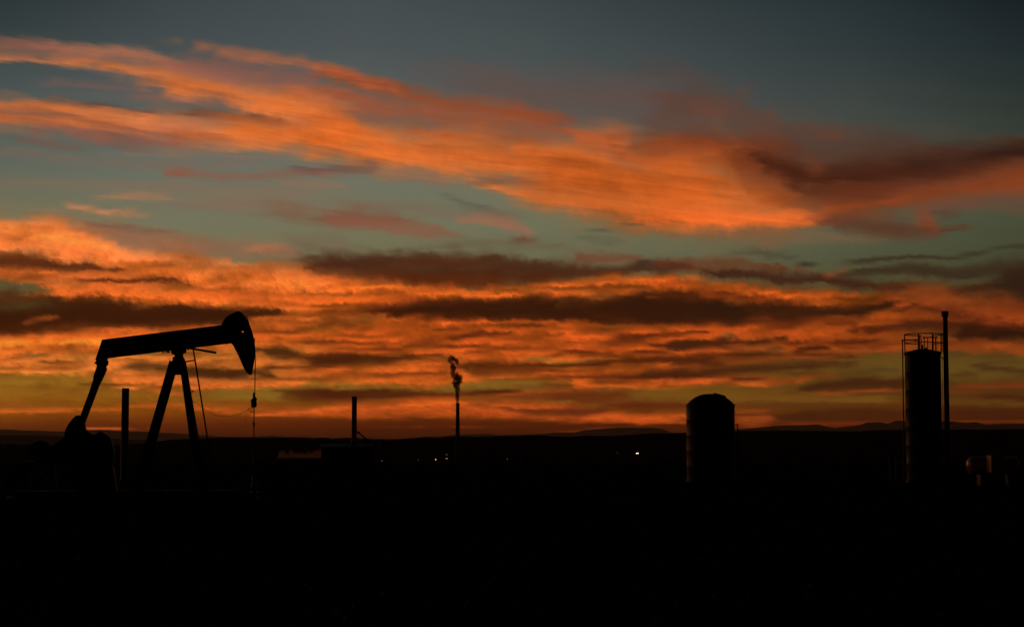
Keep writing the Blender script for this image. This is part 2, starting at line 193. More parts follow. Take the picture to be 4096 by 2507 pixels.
 ((140,112,42),0.85,1.2,0.35,0.15,[(-9.76,1.544,0.185),(-8.4,1.562,0.197),(-7.04,1.59,0.266),(-6.13,1.742,0.092)]),
 ((84,44,20),0.88,1.0,0.35,0.08,[(-7.13,1.578,0.116),(-6.36,1.58,0.231),(-5.44,1.548,0.22),(-4.3,1.517,0.231)]),
 ((104,56,26),0.9,1.0,0.35,0.18,[(-13.18,1.863,0.023),(-12.65,1.876,0.042),(-11.99,1.871,0.042),(-11.59,1.852,0.018)]),
 ((232,124,50),0.85,1.0,0.35,0.18,[(-13.31,1.803,0.023),(-12.65,1.799,0.032),(-11.77,1.783,0.032),(-10.65,1.653,0.037),(-9.98,1.634,0.028)]),
 ((222,114,48),0.75,1.0,0.35,0.18,[(-11.1,1.606,0.028),(-10.43,1.609,0.032),(-9.76,1.59,0.028)]),
 ((150,84,36),0.7,1.0,0.35,0.18,[(-15.81,1.219,0.083),(-15.04,1.224,0.065),(-14.17,1.161,0.065),(-13.3,1.13,0.046)]),
 ((222,112,44),0.93,1.0,0.35,0.1,[(-15.8,1.002,0.069),(-14.82,1.024,0.074),(-13.73,1.047,0.069),(-12.86,1.096,0.055),(-11.76,1.137,0.046),(-10.74,1.177,0.037)]),
 ((176,88,36),0.85,1.2,0.35,0.1,[(-11.09,1.243,0.055),(-10.42,1.214,0.111),(-9.75,1.181,0.139),(-8.85,1.093,0.157),(-7.49,1.051,0.157),(-4.75,1.056,0.185)]),
 ((232,110,48),0.9,1.0,0.35,0.12,[(-8.17,0.921,0.037),(-7.26,0.96,0.065),(-6.36,1.03,0.083),(-5.44,1.147,0.102),(-4.53,1.24,0.12)]),
 ((214,104,44),0.6,1.0,0.35,0.18,[(-9.97,1.134,0.046),(-9.08,1.069,0.055),(-8.17,1.049,0.046)]),
 ((226,112,52),0.85,1.0,0.6,0.18,[(-13.9,0.46,0.018),(-13.5,0.47,0.032),(-12.98,0.494,0.037),(-12.41,0.508,0.042),(-11.88,0.487,0.037),(-11.44,0.487,0.018)]),
 ((200,96,42),0.6,1.0,0.35,0.18,[(-11.3,0.515,0.014),(-11.08,0.524,0.018),(-10.9,0.516,0.009)]),
 ((180,84,38),0.6,1.0,0.35,0.18,[(-10.64,0.543,0.009),(-10.5,0.543,0.018),(-10.35,0.53,0.009)]),
 ((146,90,70),0.8,1.2,0.35,0.15,[(-6.35,7.022,0.139),(-4.96,6.901,0.185),(-3.58,6.775,0.208),(-2.41,6.621,0.208),(-1.49,6.463,0.111)]),
 ((164,106,82),0.85,1.1,0.35,0.18,[(-1.81,7.038,0.046),(-1.02,6.995,0.111),(-0.32,6.88,0.157),(0.14,6.696,0.185),(0.61,6.534,0.139),(0.93,6.441,0.046)]),
 ((112,62,46),0.85,1.0,0.35,0.18,[(-0.18,6.396,0.028),(0.23,6.364,0.065),(0.7,6.349,0.055),(1.02,6.349,0.023)]),
 ((78,76,58),0.85,1.0,0.35,0.18,[(0.61,6.714,0.014),(1.54,6.684,0.032),(2.46,6.634,0.042),(3.16,6.584,0.037),(3.72,6.576,0.014)]),
 ((80,78,60),0.7,1.0,0.7,0.18,[(0.89,6.52,0.014),(1.77,6.416,0.046),(2.7,6.32,0.092),(3.39,6.27,0.083),(4.13,6.209,0.037)]),
 ((78,76,60),0.7,1.0,0.35,0.18,[(3.3,6.878,0.023),(4.09,6.826,0.051),(4.69,6.775,0.023)]),
 ((98,86,66),0.6,1.3,0.7,0.18,[(-2.88,6.134,0.092),(-1.72,6.208,0.139),(-0.32,6.257,0.139),(1.07,6.164,0.139),(1.81,6.047,0.065)]),
 ((74,44,30),0.95,0.8,0.35,0.1,[(-6.79,5.663,0.347),(-5.42,5.62,0.381),(-3.57,5.531,0.555),(-2.18,5.496,0.606),(-0.79,5.495,0.555),(0.61,5.46,0.428),(2.0,5.423,0.301),(3.39,5.428,0.173),(4.77,5.453,0.116),(6.15,5.372,0.139)]),
 ((130,60,28),0.7,1.3,0.35,0.18,[(-5.87,5.26,0.301),(-4.03,5.159,0.277),(-2.64,5.074,0.277),(-1.25,5.032,0.231),(0.14,4.917,0.116)]),
 ((112,52,26),0.5,1.4,0.35,0.18,[(-3.57,5.623,0.092),(-2.18,5.676,0.12),(-0.79,5.633,0.092)]),
 ((126,76,54),0.8,1.2,0.35,0.18,[(1.53,5.851,0.173),(2.69,5.824,0.197),(3.62,5.784,0.162),(4.54,5.708,0.092)]),
 ((60,46,36),0.85,1.2,0.35,0.18,[(3.62,5.669,0.185),(4.31,5.641,0.208),(5.69,5.491,0.162)]),
 ((222,98,38),0.95,0.8,0.35,0.0,[(-6.78,4.539,0.601),(-5.41,4.574,0.624),(-4.03,4.536,0.532),(-2.64,4.635,0.301),(-1.25,4.639,0.208),(0.14,4.709,0.231),(1.53,4.823,0.301),(3.39,4.955,0.393),(4.77,4.993,0.393),(6.61,4.954,0.37)]),
 ((246,116,46),0.85,1.0,0.35,0.12,[(-6.33,4.865,0.12),(-4.49,4.843,0.129),(-3.1,4.758,0.12),(-1.71,4.67,0.102),(-0.55,4.617,0.074),(0.14,4.64,0.046)]),
 ((120,56,28),0.7,1.0,0.35,0.18,[(0.84,4.986,0.065),(2.0,4.891,0.055),(2.92,4.819,0.055),(4.31,4.835,0.046)]),
 ((236,110,46),0.7,1.0,0.35,0.18,[(-0.09,4.894,0.046),(1.3,4.986,0.055),(2.92,5.027,0.065),(4.31,4.973,0.055)]),
 ((240,112,46),0.6,1.0,0.35,0.18,[(1.07,4.709,0.037),(2.23,4.521,0.037),(3.15,4.61,0.037),(4.08,4.767,0.028)]),
 ((150,70,32),0.75,1.3,0.8,0.18,[(-4.49,4.465,0.139),(-3.33,4.402,0.254),(-2.18,4.406,0.162),(-1.25,4.454,0.116)]),
 ((100,48,26),0.85,1.0,0.5,0.18,[(-4.86,4.255,0.116),(-3.79,4.192,0.231),(-2.64,4.15,0.324),(-1.71,4.199,0.324)]),
 ((48,27,16),0.95,0.7,0.35,0.05,[(-4.12,4.144,0.092),(-3.33,4.078,0.208),(-2.18,4.14,0.289),(-1.02,4.189,0.289),(-0.09,4.224,0.324),(1.07,4.235,0.428),(2.23,4.158,0.4),(3.15,4.16,0.428),(4.07,4.218,0.49),(5.23,4.23,0.485),(7.06,4.192,0.439)]),
 ((98,46,22),0.65,1.3,0.7,0.18,[(1.3,4.246,0.074),(2.46,4.151,0.111),(3.61,3.962,0.12),(4.3,3.866,0.065)]),
 ((206,90,36),0.5,1.0,0.8,0.18,[(1.99,4.152,0.037),(2.69,4.012,0.055),(3.38,3.917,0.046)]),
 ((212,92,35),0.95,0.7,0.35,0,[(-6.77,3.299,0.647),(-4.02,3.337,0.578),(-2.17,3.343,0.578),(0.14,3.276,0.601),(2.45,3.158,0.578),(4.3,3.152,0.578),(6.59,3.255,0.509)]),
 ((120,56,26),0.8,1.0,0.35,0.18,[(-6.32,4.084,0.074),(-5.41,4.067,0.083),(-4.58,4.095,0.065),(-4.02,4.006,0.037)]),
 ((240,112,44),0.7,1.0,0.35,0.18,[(-6.1,4.223,0.046),(-5.18,4.23,0.065),(-4.49,4.165,0.046)]),
 ((228,102,40),0.8,1.0,0.35,0.18,[(-2.18,3.782,0.055),(-0.79,3.831,0.102),(0.6,3.761,0.111),(1.99,3.667,0.092)]),
 ((160,74,32),0.6,1.0,0.8,0.18,[(-4.02,3.868,0.065),(-3.1,3.779,0.092),(-2.18,3.805,0.065)]),
 ((110,52,24),0.8,1.0,0.7,0.18,[(-2.82,3.572,0.028),(-2.08,3.607,0.065),(-1.25,3.59,0.065),(-0.55,3.577,0.037)]),
 ((92,44,22),0.9,1.0,0.5,0.18,[(-2.4,3.158,0.055),(-1.9,3.274,0.129),(-1.34,3.414,0.102),(-0.55,3.47,0.083),(0.37,3.507,0.046)]),
 ((120,56,26),0.8,1.0,0.6,0.18,[(-3.47,3.27,0.028),(-3.01,3.216,0.083),(-2.4,3.227,0.083),(-1.9,3.228,0.037)]),
 ((124,58,26),0.75,1.0,0.6,0.18,[(-5.86,3.213,0.046),(-4.71,3.182,0.065),(-3.93,3.199,0.037)]),
 ((112,52,24),0.8,1.0,0.35,0.18,[(-5.86,3.006,0.028),(-4.71,3.012,0.042),(-4.02,2.982,0.046),(-3.19,2.957,0.028)]),
 ((120,58,28),0.7,1.0,0.8,0.18,[(-0.23,3.114,0.037),(0.37,3.128,0.074),(1.3,3.137,0.065),(1.99,3.066,0.046)]),
 ((140,66,30),0.65,1.0,0.8,0.18,[(1.76,3.506,0.046),(2.69,3.504,0.074),(3.61,3.408,0.065)]),
 ((74,36,19),0.92,1.0,0.5,0.1,[(2.92,3.295,0.074),(3.61,3.339,0.102),(4.53,3.381,0.083),(6.14,3.418,0.074)]),
 ((78,38,19),0.92,1.0,0.4,0.15,[(4.21,3.014,0.037),(4.76,3.081,0.111),(5.91,3.075,0.139)]),
 ((130,60,28),0.7,1.0,0.7,0.18,[(1.99,2.928,0.046),(2.92,2.972,0.055),(3.84,2.946,0.046)]),
 ((236,110,44),0.5,1.4,0.35,0.18,[(1.07,3.368,0.139),(1.53,3.275,0.185),(2.08,3.228,0.092)]),
 ((80,42,20),0.92,1.0,0.35,0.06,[(-6.54,2.612,0.231),(-5.4,2.652,0.22),(-4.48,2.679,0.22),(-3.56,2.67,0.139),(-2.63,2.719,0.092),(-1.89,2.709,0.035)]),
 ((90,44,20),0.7,1.0,0.6,0.18,[(-1.57,2.836,0.028),(-1.11,2.869,0.055),(-0.41,2.851,0.028)]),
 ((214,98,38),0.93,0.7,0.35,0,[(-6.54,2.165,0.289),(-4.48,2.207,0.324),(-2.63,2.223,0.428),(-1.25,2.374,0.393),(0.14,2.398,0.37),(2.91,2.211,0.555),(6.59,2.199,0.647)]),
 ((130,64,28),0.75,1.0,0.7,0.18,[(-4.93,2.136,0.037),(-4.02,2.171,0.074),(-2.86,2.188,0.065),(-1.8,2.166,0.037)]),
 ((138,112,52),0.85,1.0,0.35,0.18,[(0.05,2.698,0.028),(0.83,2.675,0.055),(1.76,2.582,0.074),(2.45,2.627,0.065),(3.05,2.672,0.028)]),
 ((86,46,20),0.92,1.0,0.35,0.06,[(-1.71,2.42,0.116),(-1.02,2.455,0.173),(-0.09,2.486,0.18),(0.83,2.467,0.162),(1.53,2.443,0.092),(2.45,2.5,0.127),(3.61,2.601,0.162),(4.76,2.666,0.139),(6.59,2.658,0.092)]),
 ((100,48,22),0.85,1.0,0.6,0.08,[(1.07,2.051,0.116),(1.99,2.097,0.116),(3.14,2.118,0.139),(4.29,2.161,0.185),(5.21,2.112,0.139),(6.59,2.153,0.139)]),
 ((110,54,24),0.6,1.0,0.7,0.18,[(-1.48,2.213,0.037),(-0.55,2.236,0.055),(0.6,2.213,0.046)]),
 ((142,108,42),0.93,0.8,0.35,0.04,[(-6.08,1.857,0.162),(-4.47,1.827,0.127),(-3.09,1.738,0.081),(-1.71,1.797,0.139),(-0.78,1.867,0.185),(0.6,1.867,0.162),(1.3,1.82,0.069)]),
 ((224,110,44),0.85,1.0,0.7,0.18,[(-6.08,1.925,0.074),(-4.93,1.952,0.092),(-3.78,1.886,0.102),(-2.63,1.819,0.092),(-1.71,1.797,0.046)]),
 ((110,60,28),0.7,1.0,0.35,0.18,[(-0.09,1.867,0.028),(0.6,1.89,0.046),(1.53,1.843,0.046),(2.22,1.819,0.028)]),
 ((220,100,40),0.85,1.0,0.35,0.1,[(1.53,1.82,0.028),(2.45,1.865,0.055),(3.6,1.886,0.065),(4.75,1.93,0.065),(6.58,2.015,0.065)]),
 ((128,92,34),0.9,1.0,0.35,0.08,[(2.68,1.519,0.092),(3.83,1.563,0.185),(5.21,1.572,0.243),(7.04,1.532,0.301)]),
 ((84,42,20),0.93,0.8,0.35,0.05,[(-6.53,1.58,0.185),(-4.47,1.562,0.185),(-3.09,1.519,0.185),(-1.71,1.601,0.127),(-0.55,1.648,0.104),(0.46,1.705,0.046)]),
 ((190,86,38),0.85,1.0,0.5,0.18,[(-1.01,1.474,0.037),(-0.09,1.59,0.074),(0.6,1.659,0.083),(1.53,1.705,0.074),(2.45,1.75,0.046)]),
 ((110,54,24),0.85,1.0,0.5,0.15,[(0.83,1.382,0.185),(1.99,1.485,0.243),(3.14,1.519,0.185),(3.83,1.61,0.139)]),
 ((150,74,30),0.7,1.2,0.35,0.18,[(-6.07,1.306,0.116),(-4.47,1.332,0.092),(-3.09,1.38,0.092)]),
 ((218,98,40),0.93,0.8,0.35,0,[(-6.53,1.076,0.162),(-4.93,1.056,0.231),(-3.78,1.126,0.254),(-2.63,1.174,0.301),(-1.25,1.175,0.347),(0.14,1.106,0.324),(1.99,0.99,0.254),(3.83,0.85,0.162),(6.57,0.835,0.173)]),
 ((240,116,46),0.7,1.0,0.35,0.18,[(-4.93,1.102,0.046),(-3.55,1.196,0.055),(-2.17,1.312,0.046),(-1.01,1.382,0.037)]),
 ((132,98,38),0.85,1.0,0.35,0.18,[(-0.09,1.336,0.018),(0.83,1.373,0.032),(1.76,1.313,0.042),(2.68,1.243,0.023)]),
 ((92,44,20),0.92,1.0,0.3,0.18,[(-0.09,1.06,0.092),(0.83,1.048,0.173),(1.99,1.059,0.185),(2.82,1.081,0.116),(3.37,1.012,0.046)]),
 ((96,46,20),0.9,1.0,0.35,0.08,[(3.14,1.208,0.15),(4.06,1.229,0.173),(5.21,1.239,0.139),(7.03,1.235,0.092)]),
 ((90,52,28),0.8,1.0,0.35,0.18,[(-0.41,1.152,0.046),(-0.14,1.175,0.092),(0.14,1.106,0.037)]),
 ((112,74,34),0.7,1.0,0.35,0.18,[(-1.48,1.244,0.046),(-1.01,1.267,0.065),(-0.55,1.221,0.037)]),
 ((120,58,22),0.6,1.0,0.35,0.18,[(-4.7,0.964,0.028),(-3.55,0.92,0.046),(-2.17,0.875,0.046),(-1.24,0.806,0.037)]),
 ((190,84,34),0.7,1.0,0.35,0.18,[(0.6,0.76,0.037),(2.45,0.759,0.065),(4.29,0.735,0.065),(6.12,0.733,0.046)]),
 ((150,70,30),0.6,1.0,0.9,0.18,[(-4.92,0.587,0.014),(-3.55,0.57,0.023),(-2.17,0.607,0.023),(-0.78,0.553,0.028),(0.6,0.543,0.028),(1.75,0.529,0.018)]),
 ((150,66,28),0.6,1.0,0.6,0.18,[(0.83,0.368,0.023),(1.99,0.46,0.037),(3.37,0.529,0.037)]),
 ((222,100,42),0.95,0.8,0.35,0.08,[(3.91,7.072,0.301),(5.99,7.015,0.335),(7.37,6.957,0.328),(8.74,6.915,0.347),(9.64,6.875,0.231)]),
 ((132,98,70),0.6,1.4,0.35,0.18,[(5.99,6.614,0.185),(7.82,6.474,0.208),(9.64,6.397,0.208),(11.43,6.225,0.162)]),
 ((92,56,40),0.9,1.1,0.5,0.18,[(9.1,6.92,0.173),(9.87,6.882,0.197),(10.99,6.687,0.301),(11.88,6.587,0.289),(12.99,6.481,0.185),(13.87,6.502,0.092)]),
 ((150,74,48),0.85,1.2,0.35,0.25,[(12.34,7.084,0.185),(12.69,6.849,0.231),(12.95,6.617,0.203),(13.21,6.408,0.065)]),
 ((138,70,48),0.6,1.3,0.35,0.18,[(8.96,7.025,0.092),(9.64,6.966,0.092),(10.54,6.856,0.074)]),
 ((84,58,46),0.7,1.2,0.35,0.18,[(12.78,6.937,0.046),(13.35,6.921,0.102),(13.75,6.864,0.037)]),
 ((70,70,54),0.8,1.2,0.35,0.18,[(6.67,5.94,0.037),(7.45,5.962,0.092),(8.27,5.85,0.12),(9.18,5.699,0.065)]),
 ((120,62,38),0.92,1.0,0.5,0.1,[(4.6,5.593,0.254),(5.98,5.58,0.254),(7.13,5.568,0.208),(8.04,5.464,0.162),(8.95,5.315,0.116)]),
 ((62,38,27),0.93,0.9,0.35,0.1,[(5.29,5.437,0.104),(6.44,5.323,0.139),(7.81,5.204,0.22),(9.17,5.06,0.231),(10.52,4.903,0.185),(11.86,4.79,0.139),(12.96,4.77,0.092)]),
 ((56,46,34),0.92,1.0,0.35,0.08,[(9.98,5.185,0.092),(10.97,5.259,0.185),(12.31,5.268,0.22),(13.63,5.207,0.231),(14.72,5.249,0.393),(16.01,5.061,0.647)]),
 ((66,60,44),0.85,1.0,0.35,0.18,[(9.85,5.574,0.037),(10.53,5.608,0.083),(11.33,5.547,0.055)]),
 ((56,48,36),0.9,1.0,0.3,0.04,[(8.49,5.527,0.014),(9.17,5.549,0.028),(10.08,5.616,0.028),(11.2,5.672,0.032),(11.87,5.681,0.042),(12.76,5.685,0.051),(13.64,5.692,0.06),(14.17,5.755,0.074),(14.65,5.868,0.051),(15.17,5.894,0.042),(15.82,5.929,0.042)]),
 ((164,80,50),0.85,1.1,0.7,0.18,[(9.4,5.057,0.046),(9.62,5.168,0.111),(9.98,5.185,0.092),(10.26,5.34,0.092),(10.46,5.427,0.037)]),
 ((130,66,42),0.6,1.2,0.35,0.18,[(8.72,5.523,0.065),(9.04,5.427,0.111),(9.44,5.284,0.074)]),
 ((78,76,54),0.85,1.0,0.35,0.18,[(13.41,4.987,0.037),(14.15,4.948,0.074),(14.93,4.873,0.046)]),
 ((44,30,22),0.9,1.2,0.35,0.2,[(13.4,4.784,0.162),(14.28,4.677,0.208),(15.15,4.77,0.509),(16.14,4.813,0.67)]),
 ((200,88,36),0.95,0.8,0.35,0.05,[(3.9,4.837,0.509),(5.06,4.783,0.462),(6.43,4.726,0.324),(7.8,4.574,0.277),(9.16,4.467,0.277),(10.51,4.403,0.231),(11.85,4.293,0.231),(12.73,4.233,0.185)]),
 ((228,104,42),0.7,1.0,0.35,0.18,[(5.52,5.102,0.065),(6.66,4.907,0.092),(7.8,4.643,0.102),(8.94,4.516,0.092),(9.84,4.413,0.055)]),
 ((146,66,32),0.92,1.1,0.6,0.1,[(11.18,4.371,0.485),(12.3,4.421,0.555),(13.18,4.383,0.532),(14.27,4.049,0.532),(15.99,3.817,0.462)]),
 ((176,80,36),0.7,1.3,0.8,0.18,[(11.85,4.609,0.092),(12.52,4.733,0.139),(13.18,4.586,0.185),(13.83,4.304,0.185),(14.49,4.113,0.139)]),
 ((196,86,34),0.93,0.9,0.35,0.0,[(3.9,3.407,0.37),(5.96,3.396,0.37),(7.34,3.479,0.37),(8.25,3.54,0.439),(9.6,3.504,0.416),(10.95,3.625,0.462),(11.84,3.75,0.416),(12.95,3.959,0.277)]),
 ((110,52,26),0.7,1.0,0.8,0.18,[(5.29,4.736,0.139),(6.2,4.682,0.139),(6.89,4.584,0.139),(7.57,4.439,0.092)]),
 ((46,29,18),0.95,0.75,0.35,0.03,[(3.9,4.214,0.485),(5.05,4.217,0.485),(5.97,4.178,0.416),(6.89,4.079,0.347),(7.8,4.185,0.347),(8.48,4.041,0.393),(8.93,4.036,0.301),(9.83,4.082,0.173),(10.73,4.105,0.162),(11.49,4.185,0.139),(11.94,4.178,0.069)]),
 ((130,60,28),0.75,1.3,0.6,0.18,[(7.11,3.802,0.092),(7.8,3.933,0.166),(8.25,3.837,0.111)]),
 ((96,46,24),0.7,1.0,0.6,0.18,[(9.6,3.686,0.046),(10.5,3.653,0.074),(11.39,3.484,0.074)]),
 ((172,76,32),0.93,0.9,0.35,0.06,[(8.24,3.174,0.439),(9.6,3.116,0.393),(11.39,3.076,0.37),(13.16,3.033,0.254),(15.97,2.883,0.231)]),
 ((160,70,30),0.9,1.1,0.35,0.1,[(12.95,3.959,0.185),(14.04,3.784,0.254),(15.99,3.705,0.208)]),
 ((74,38,22),0.92,1.0,0.5,0.06,[(10.72,3.492,0.092),(11.39,3.54,0.15),(12.28,3.653,0.185),(13.39,3.637,0.277),(14.47,3.531,0.324),(15.98,3.328,0.231)]),
 ((44,25,17),0.9,1.1,0.35,0.1,[(13.38,3.367,0.231),(14.04,3.38,0.301),(14.9,3.323,0.208),(15.98,3.261,0.162)]),
 ((90,44,22),0.85,1.0,0.6,0.18,[(4.59,3.441,0.065),(5.32,3.455,0.074),(5.97,3.488,0.055),(6.24,3.487,0.028)]),
 ((64,38,22),0.93,0.9,0.35,0.05,[(4.59,3.07,0.104),(5.5,3.123,0.162),(6.19,3.165,0.162),(6.97,3.206,0.116),(7.42,3.169,0.081),(8.24,3.277,0.081),(8.52,3.286,0.046)]),
 ((116,92,52),0.85,1.0,0.35,0.18,[(6.1,3.432,0.018),(6.56,3.402,0.051),(7.06,3.352,0.028)]),
 ((206,94,42),0.8,1.2,0.35,0.18,[(6.88,3.253,0.046),(7.24,3.296,0.102),(7.61,3.385,0.055)]),
 ((60,33,18),0.92,0.9,0.35,0.18,[(8.56,2.851,0.037),(9.01,2.939,0.102),(9.46,2.981,0.129),(10.0,2.976,0.055)]),
 ((72,38,20),0.85,1.0,0.5,0.18,[(6.33,2.82,0.028),(6.87,2.803,0.074),(7.51,2.767,0.055),(7.88,2.787,0.023)]),
 ((90,46,24),0.7,1.0,0.6,0.18,[(4.59,3.035,0.046),(5.96,2.937,0.046),(7.33,2.951,0.037)]),
 ((76,42,22),0.85,1.0,0.5,0.18,[(4.49,2.552,0.092),(5.41,2.571,0.111),(6.23,2.522,0.065),(6.6,2.474,0.028)]),
 ((196,90,38),0.85,1.0,0.35,0.18,[(4.58,2.897,0.055),(6.42,2.911,0.055),(7.79,2.994,0.055),(8.51,3.012,0.037)]),
 ((200,90,38),0.85,1.0,0.35,0.18,[(5.73,2.639,0.037),(6.87,2.633,0.055),(8.24,2.671,0.065),(9.59,2.684,0.046),(10.94,2.763,0.046)]),
 ((116,90,38),0.95,0.8,0.35,0.06,[(9.36,2.435,0.162),(10.49,2.472,0.254),(12.0,2.38,0.405),(13.36,2.288,0.462),(15.96,2.306,0.462)]),
 ((68,48,28),0.85,1.0,0.35,0.1,[(13.8,2.419,0.046),(14.45,2.334,0.104),(15.1,2.249,0.116),(15.96,2.15,0.162)]),
 ((82,62,30),0.75,1.2,0.35,0.18,[(13.36,2.086,0.074),(13.8,2.15,0.092),(14.28,2.167,0.037)]),
 ((84,66,34),0.7,1.0,0.35,0.18,[(14.24,2.504,0.028),(14.89,2.519,0.046),(15.75,2.486,0.037)]),
 ((86,68,34),0.75,1.0,0.35,0.18,[(10.39,2.2,0.037),(10.93,2.255,0.065),(11.47,2.305,0.055),(12.09,2.277,0.037)]),
 ((100,80,38),0.8,1.0,0.35,0.18,[(10.67,2.606,0.014),(10.94,2.663,0.032),(11.2,2.679,0.014)]),
 ((78,46,24),0.92,1.0,0.35,0.03,[(4.35,2.23,0.162),(5.96,2.259,0.173),(7.1,2.334,0.139),(8.23,2.373,0.139),(9.37,2.457,0.116),(10.26,2.451,0.069),(10.98,2.436,0.018)]),
 ((190,88,40),0.8,1.0,0.35,0.05,[(4.49,1.976,0.116),(6.41,1.982,0.127),(7.78,1.976,0.15),(8.91,1.981,0.162)]),
 ((84,44,22),0.85,1.0,0.5,0.18,[(6.55,2.038,0.028),(7.23,2.049,0.06),(7.96,2.055,0.037)]),
 ((176,82,38),0.7,1.0,0.6,0.18,[(8.59,2.143,0.046),(9.36,2.116,0.065),(9.86,2.158,0.065),(10.17,2.088,0.028)]),
 ((108,60,28),0.7,1.0,0.6,0.18,[(8.23,2.191,0.046),(8.91,2.209,0.074),(9.59,2.274,0.046)]),
 ((124,87,31),0.9,0.8,0.35,0.0,[(4.35,1.528,0.289),(6.41,1.546,0.266),(8.23,1.528,0.254),(9.58,1.409,0.185),(11.99,1.42,0.162)]),
 ((70,42,22),0.95,0.7,0.35,0.02,[(8.68,1.722,0.018),(9.22,1.763,0.104),(9.81,1.84,0.162),(10.7,1.914,0.197),(11.59,1.874,0.162),(12.26,1.892,0.139)]),
 ((110,66,28),0.7,1.0,0.35,0.18,[(7.77,1.736,0.028),(8.23,1.551,0.046),(9.13,1.593,0.046)]),
 ((168,76,34),0.85,1.0,0.35,0.18,[(8.9,1.571,0.028),(9.58,1.568,0.065),(10.25,1.633,0.065),(11.15,1.673,0.055),(12.08,1.668,0.046)]),
 ((90,60,26),0.8,1.0,0.35,0.18,[(7.32,1.179,0.037),(8.22,1.231,0.065),(9.13,1.228,0.074),(10.47,1.246,0.055),(11.36,1.22,0.028)]),
 ((70,46,22),0.8,1.0,0.35,0.18,[(6.77,1.464,0.014),(7.09,1.441,0.023),(7.41,1.462,0.014)]),
 ((68,37,18),0.92,0.9,0.35,0.04,[(7.54,0.765,0.035),(8.67,0.877,0.15),(10.02,0.953,0.185),(11.98,0.969,0.208),(14.0,0.972,0.197),(15.93,0.975,0.162)]),
 ((170,80,34),0.85,1.2,0.35,0.18,[(6.77,0.869,0.231),(7.54,0.799,0.254),(7.99,0.775,0.139)]),
 ((72,38,20),0.85,1.0,0.35,0.18,[(6.77,0.961,0.037),(7.4,0.968,0.06),(7.99,0.958,0.028)]),
 ((160,72,32),0.6,1.0,0.35,0.18,[(6.63,1.19,0.028),(7.54,1.096,0.037),(8.22,1.049,0.023)]),
 ((134,62,30),0.85,1.0,0.35,0.1,[(13.05,1.751,0.083),(13.79,1.768,0.12),(14.88,1.782,0.12),(15.95,1.773,0.102)]),
 ((74,40,22),0.9,1.0,0.35,0.1,[(14.22,1.463,0.035),(14.87,1.436,0.081),(15.94,1.396,0.092)]),
 ((150,68,32),0.7,1.0,0.35,0.18,[(13.04,1.572,0.037),(14.01,1.543,0.042),(14.66,1.552,0.028)]),
 ((104,72,28),0.85,1.0,0.35,0.1,[(13.04,1.336,0.127),(14.0,1.308,0.104),(15.94,1.229,0.081)]),
 ((140,58,24),0.7,1.2,0.35,0.18,[(6.86,0.617,0.116),(9.12,0.637,0.092),(10.91,0.656,0.069),(13.12,0.684,0.058),(15.93,0.72,0.058)]),
 ((58,31,16),0.85,0.9,0.2,0.0,[(-16.16,3.702,0.347),(-14.65,3.752,0.37),(-13.34,3.919,0.405),(-11.58,3.935,0.347),(-9.79,3.992,0.289),(-8.43,4.018,0.185),(-7.29,4.041,0.104)]),
 ((172,86,40),0.85,1.2,0.35,0.18,[(-14.86,3.636,0.065),(-14.52,3.763,0.111),(-14.22,3.804,0.083),(-13.91,3.831,0.037)]),
 ((92,46,24),0.7,1.1,0.6,0.18,[(-4.26,5.227,0.208),(-2.18,5.122,0.231),(0.14,5.125,0.231),(2.46,5.282,0.162)]),
 ((52,29,17),0.7,0.9,0.2,0.18,[(-3.1,4.01,0.139),(-1.25,4.096,0.243),(1.07,4.142,0.335),(3.38,4.113,0.358),(6.14,4.177,0.416)]),
 ((94,46,22),0.8,1.0,0.6,0.18,[(-3.1,3.041,0.037),(-1.71,3.09,0.055),(-0.32,3.022,0.065),(0.6,3.045,0.037)]),
 ((86,42,20),0.8,1.0,0.6,0.18,[(0.6,2.814,0.037),(1.99,2.858,0.065),(3.38,2.832,0.074),(4.76,2.896,0.046)]),
 ((84,42,20),0.8,1.0,0.5,0.18,[(3.37,2.117,0.046),(4.75,2.137,0.074),(6.13,2.109,0.065)]),
 ((90,46,22),0.8,1.0,0.6,0.18,[(2.45,3.135,0.046),(3.38,3.178,0.065),(4.3,3.198,0.046)]),
 ((112,52,25),0.75,1.2,0.6,0.18,[(7.57,3.683,0.162),(8.7,3.696,0.185),(10.06,3.75,0.162),(11.4,3.846,0.139)]),
 ((86,44,22),0.7,1.1,0.7,0.18,[(4.58,2.84,0.081),(5.96,2.753,0.116),(7.33,2.722,0.092),(9.14,2.744,0.104),(10.94,2.672,0.069)]),
 ((96,44,23),0.6,1.1,0.8,0.18,[(5.98,4.776,0.092),(7.35,4.533,0.092),(8.71,4.381,0.092)]),
 ((80,40,21),0.75,1.0,0.6,0.18,[(8.24,3.197,0.037),(9.6,3.23,0.065),(10.94,3.171,0.065),(11.83,3.071,0.037)]),
 ((88,44,22),0.7,1.0,0.6,0.18,[(10.05,2.998,0.037),(10.94,3.035,0.065),(11.83,2.935,0.046)]),
 ((84,42,24),0.7,1.2,0.7,0.18,[(11.85,4.112,0.139),(12.73,4.143,0.185),(13.61,3.993,0.139),(14.91,3.769,0.116)]),
 ((222,100,42),0.7,1.0,0.35,0.18,[(6.87,1.877,0.028),(8.23,1.825,0.018)]),
]
HAZE_D = 5.8e-6
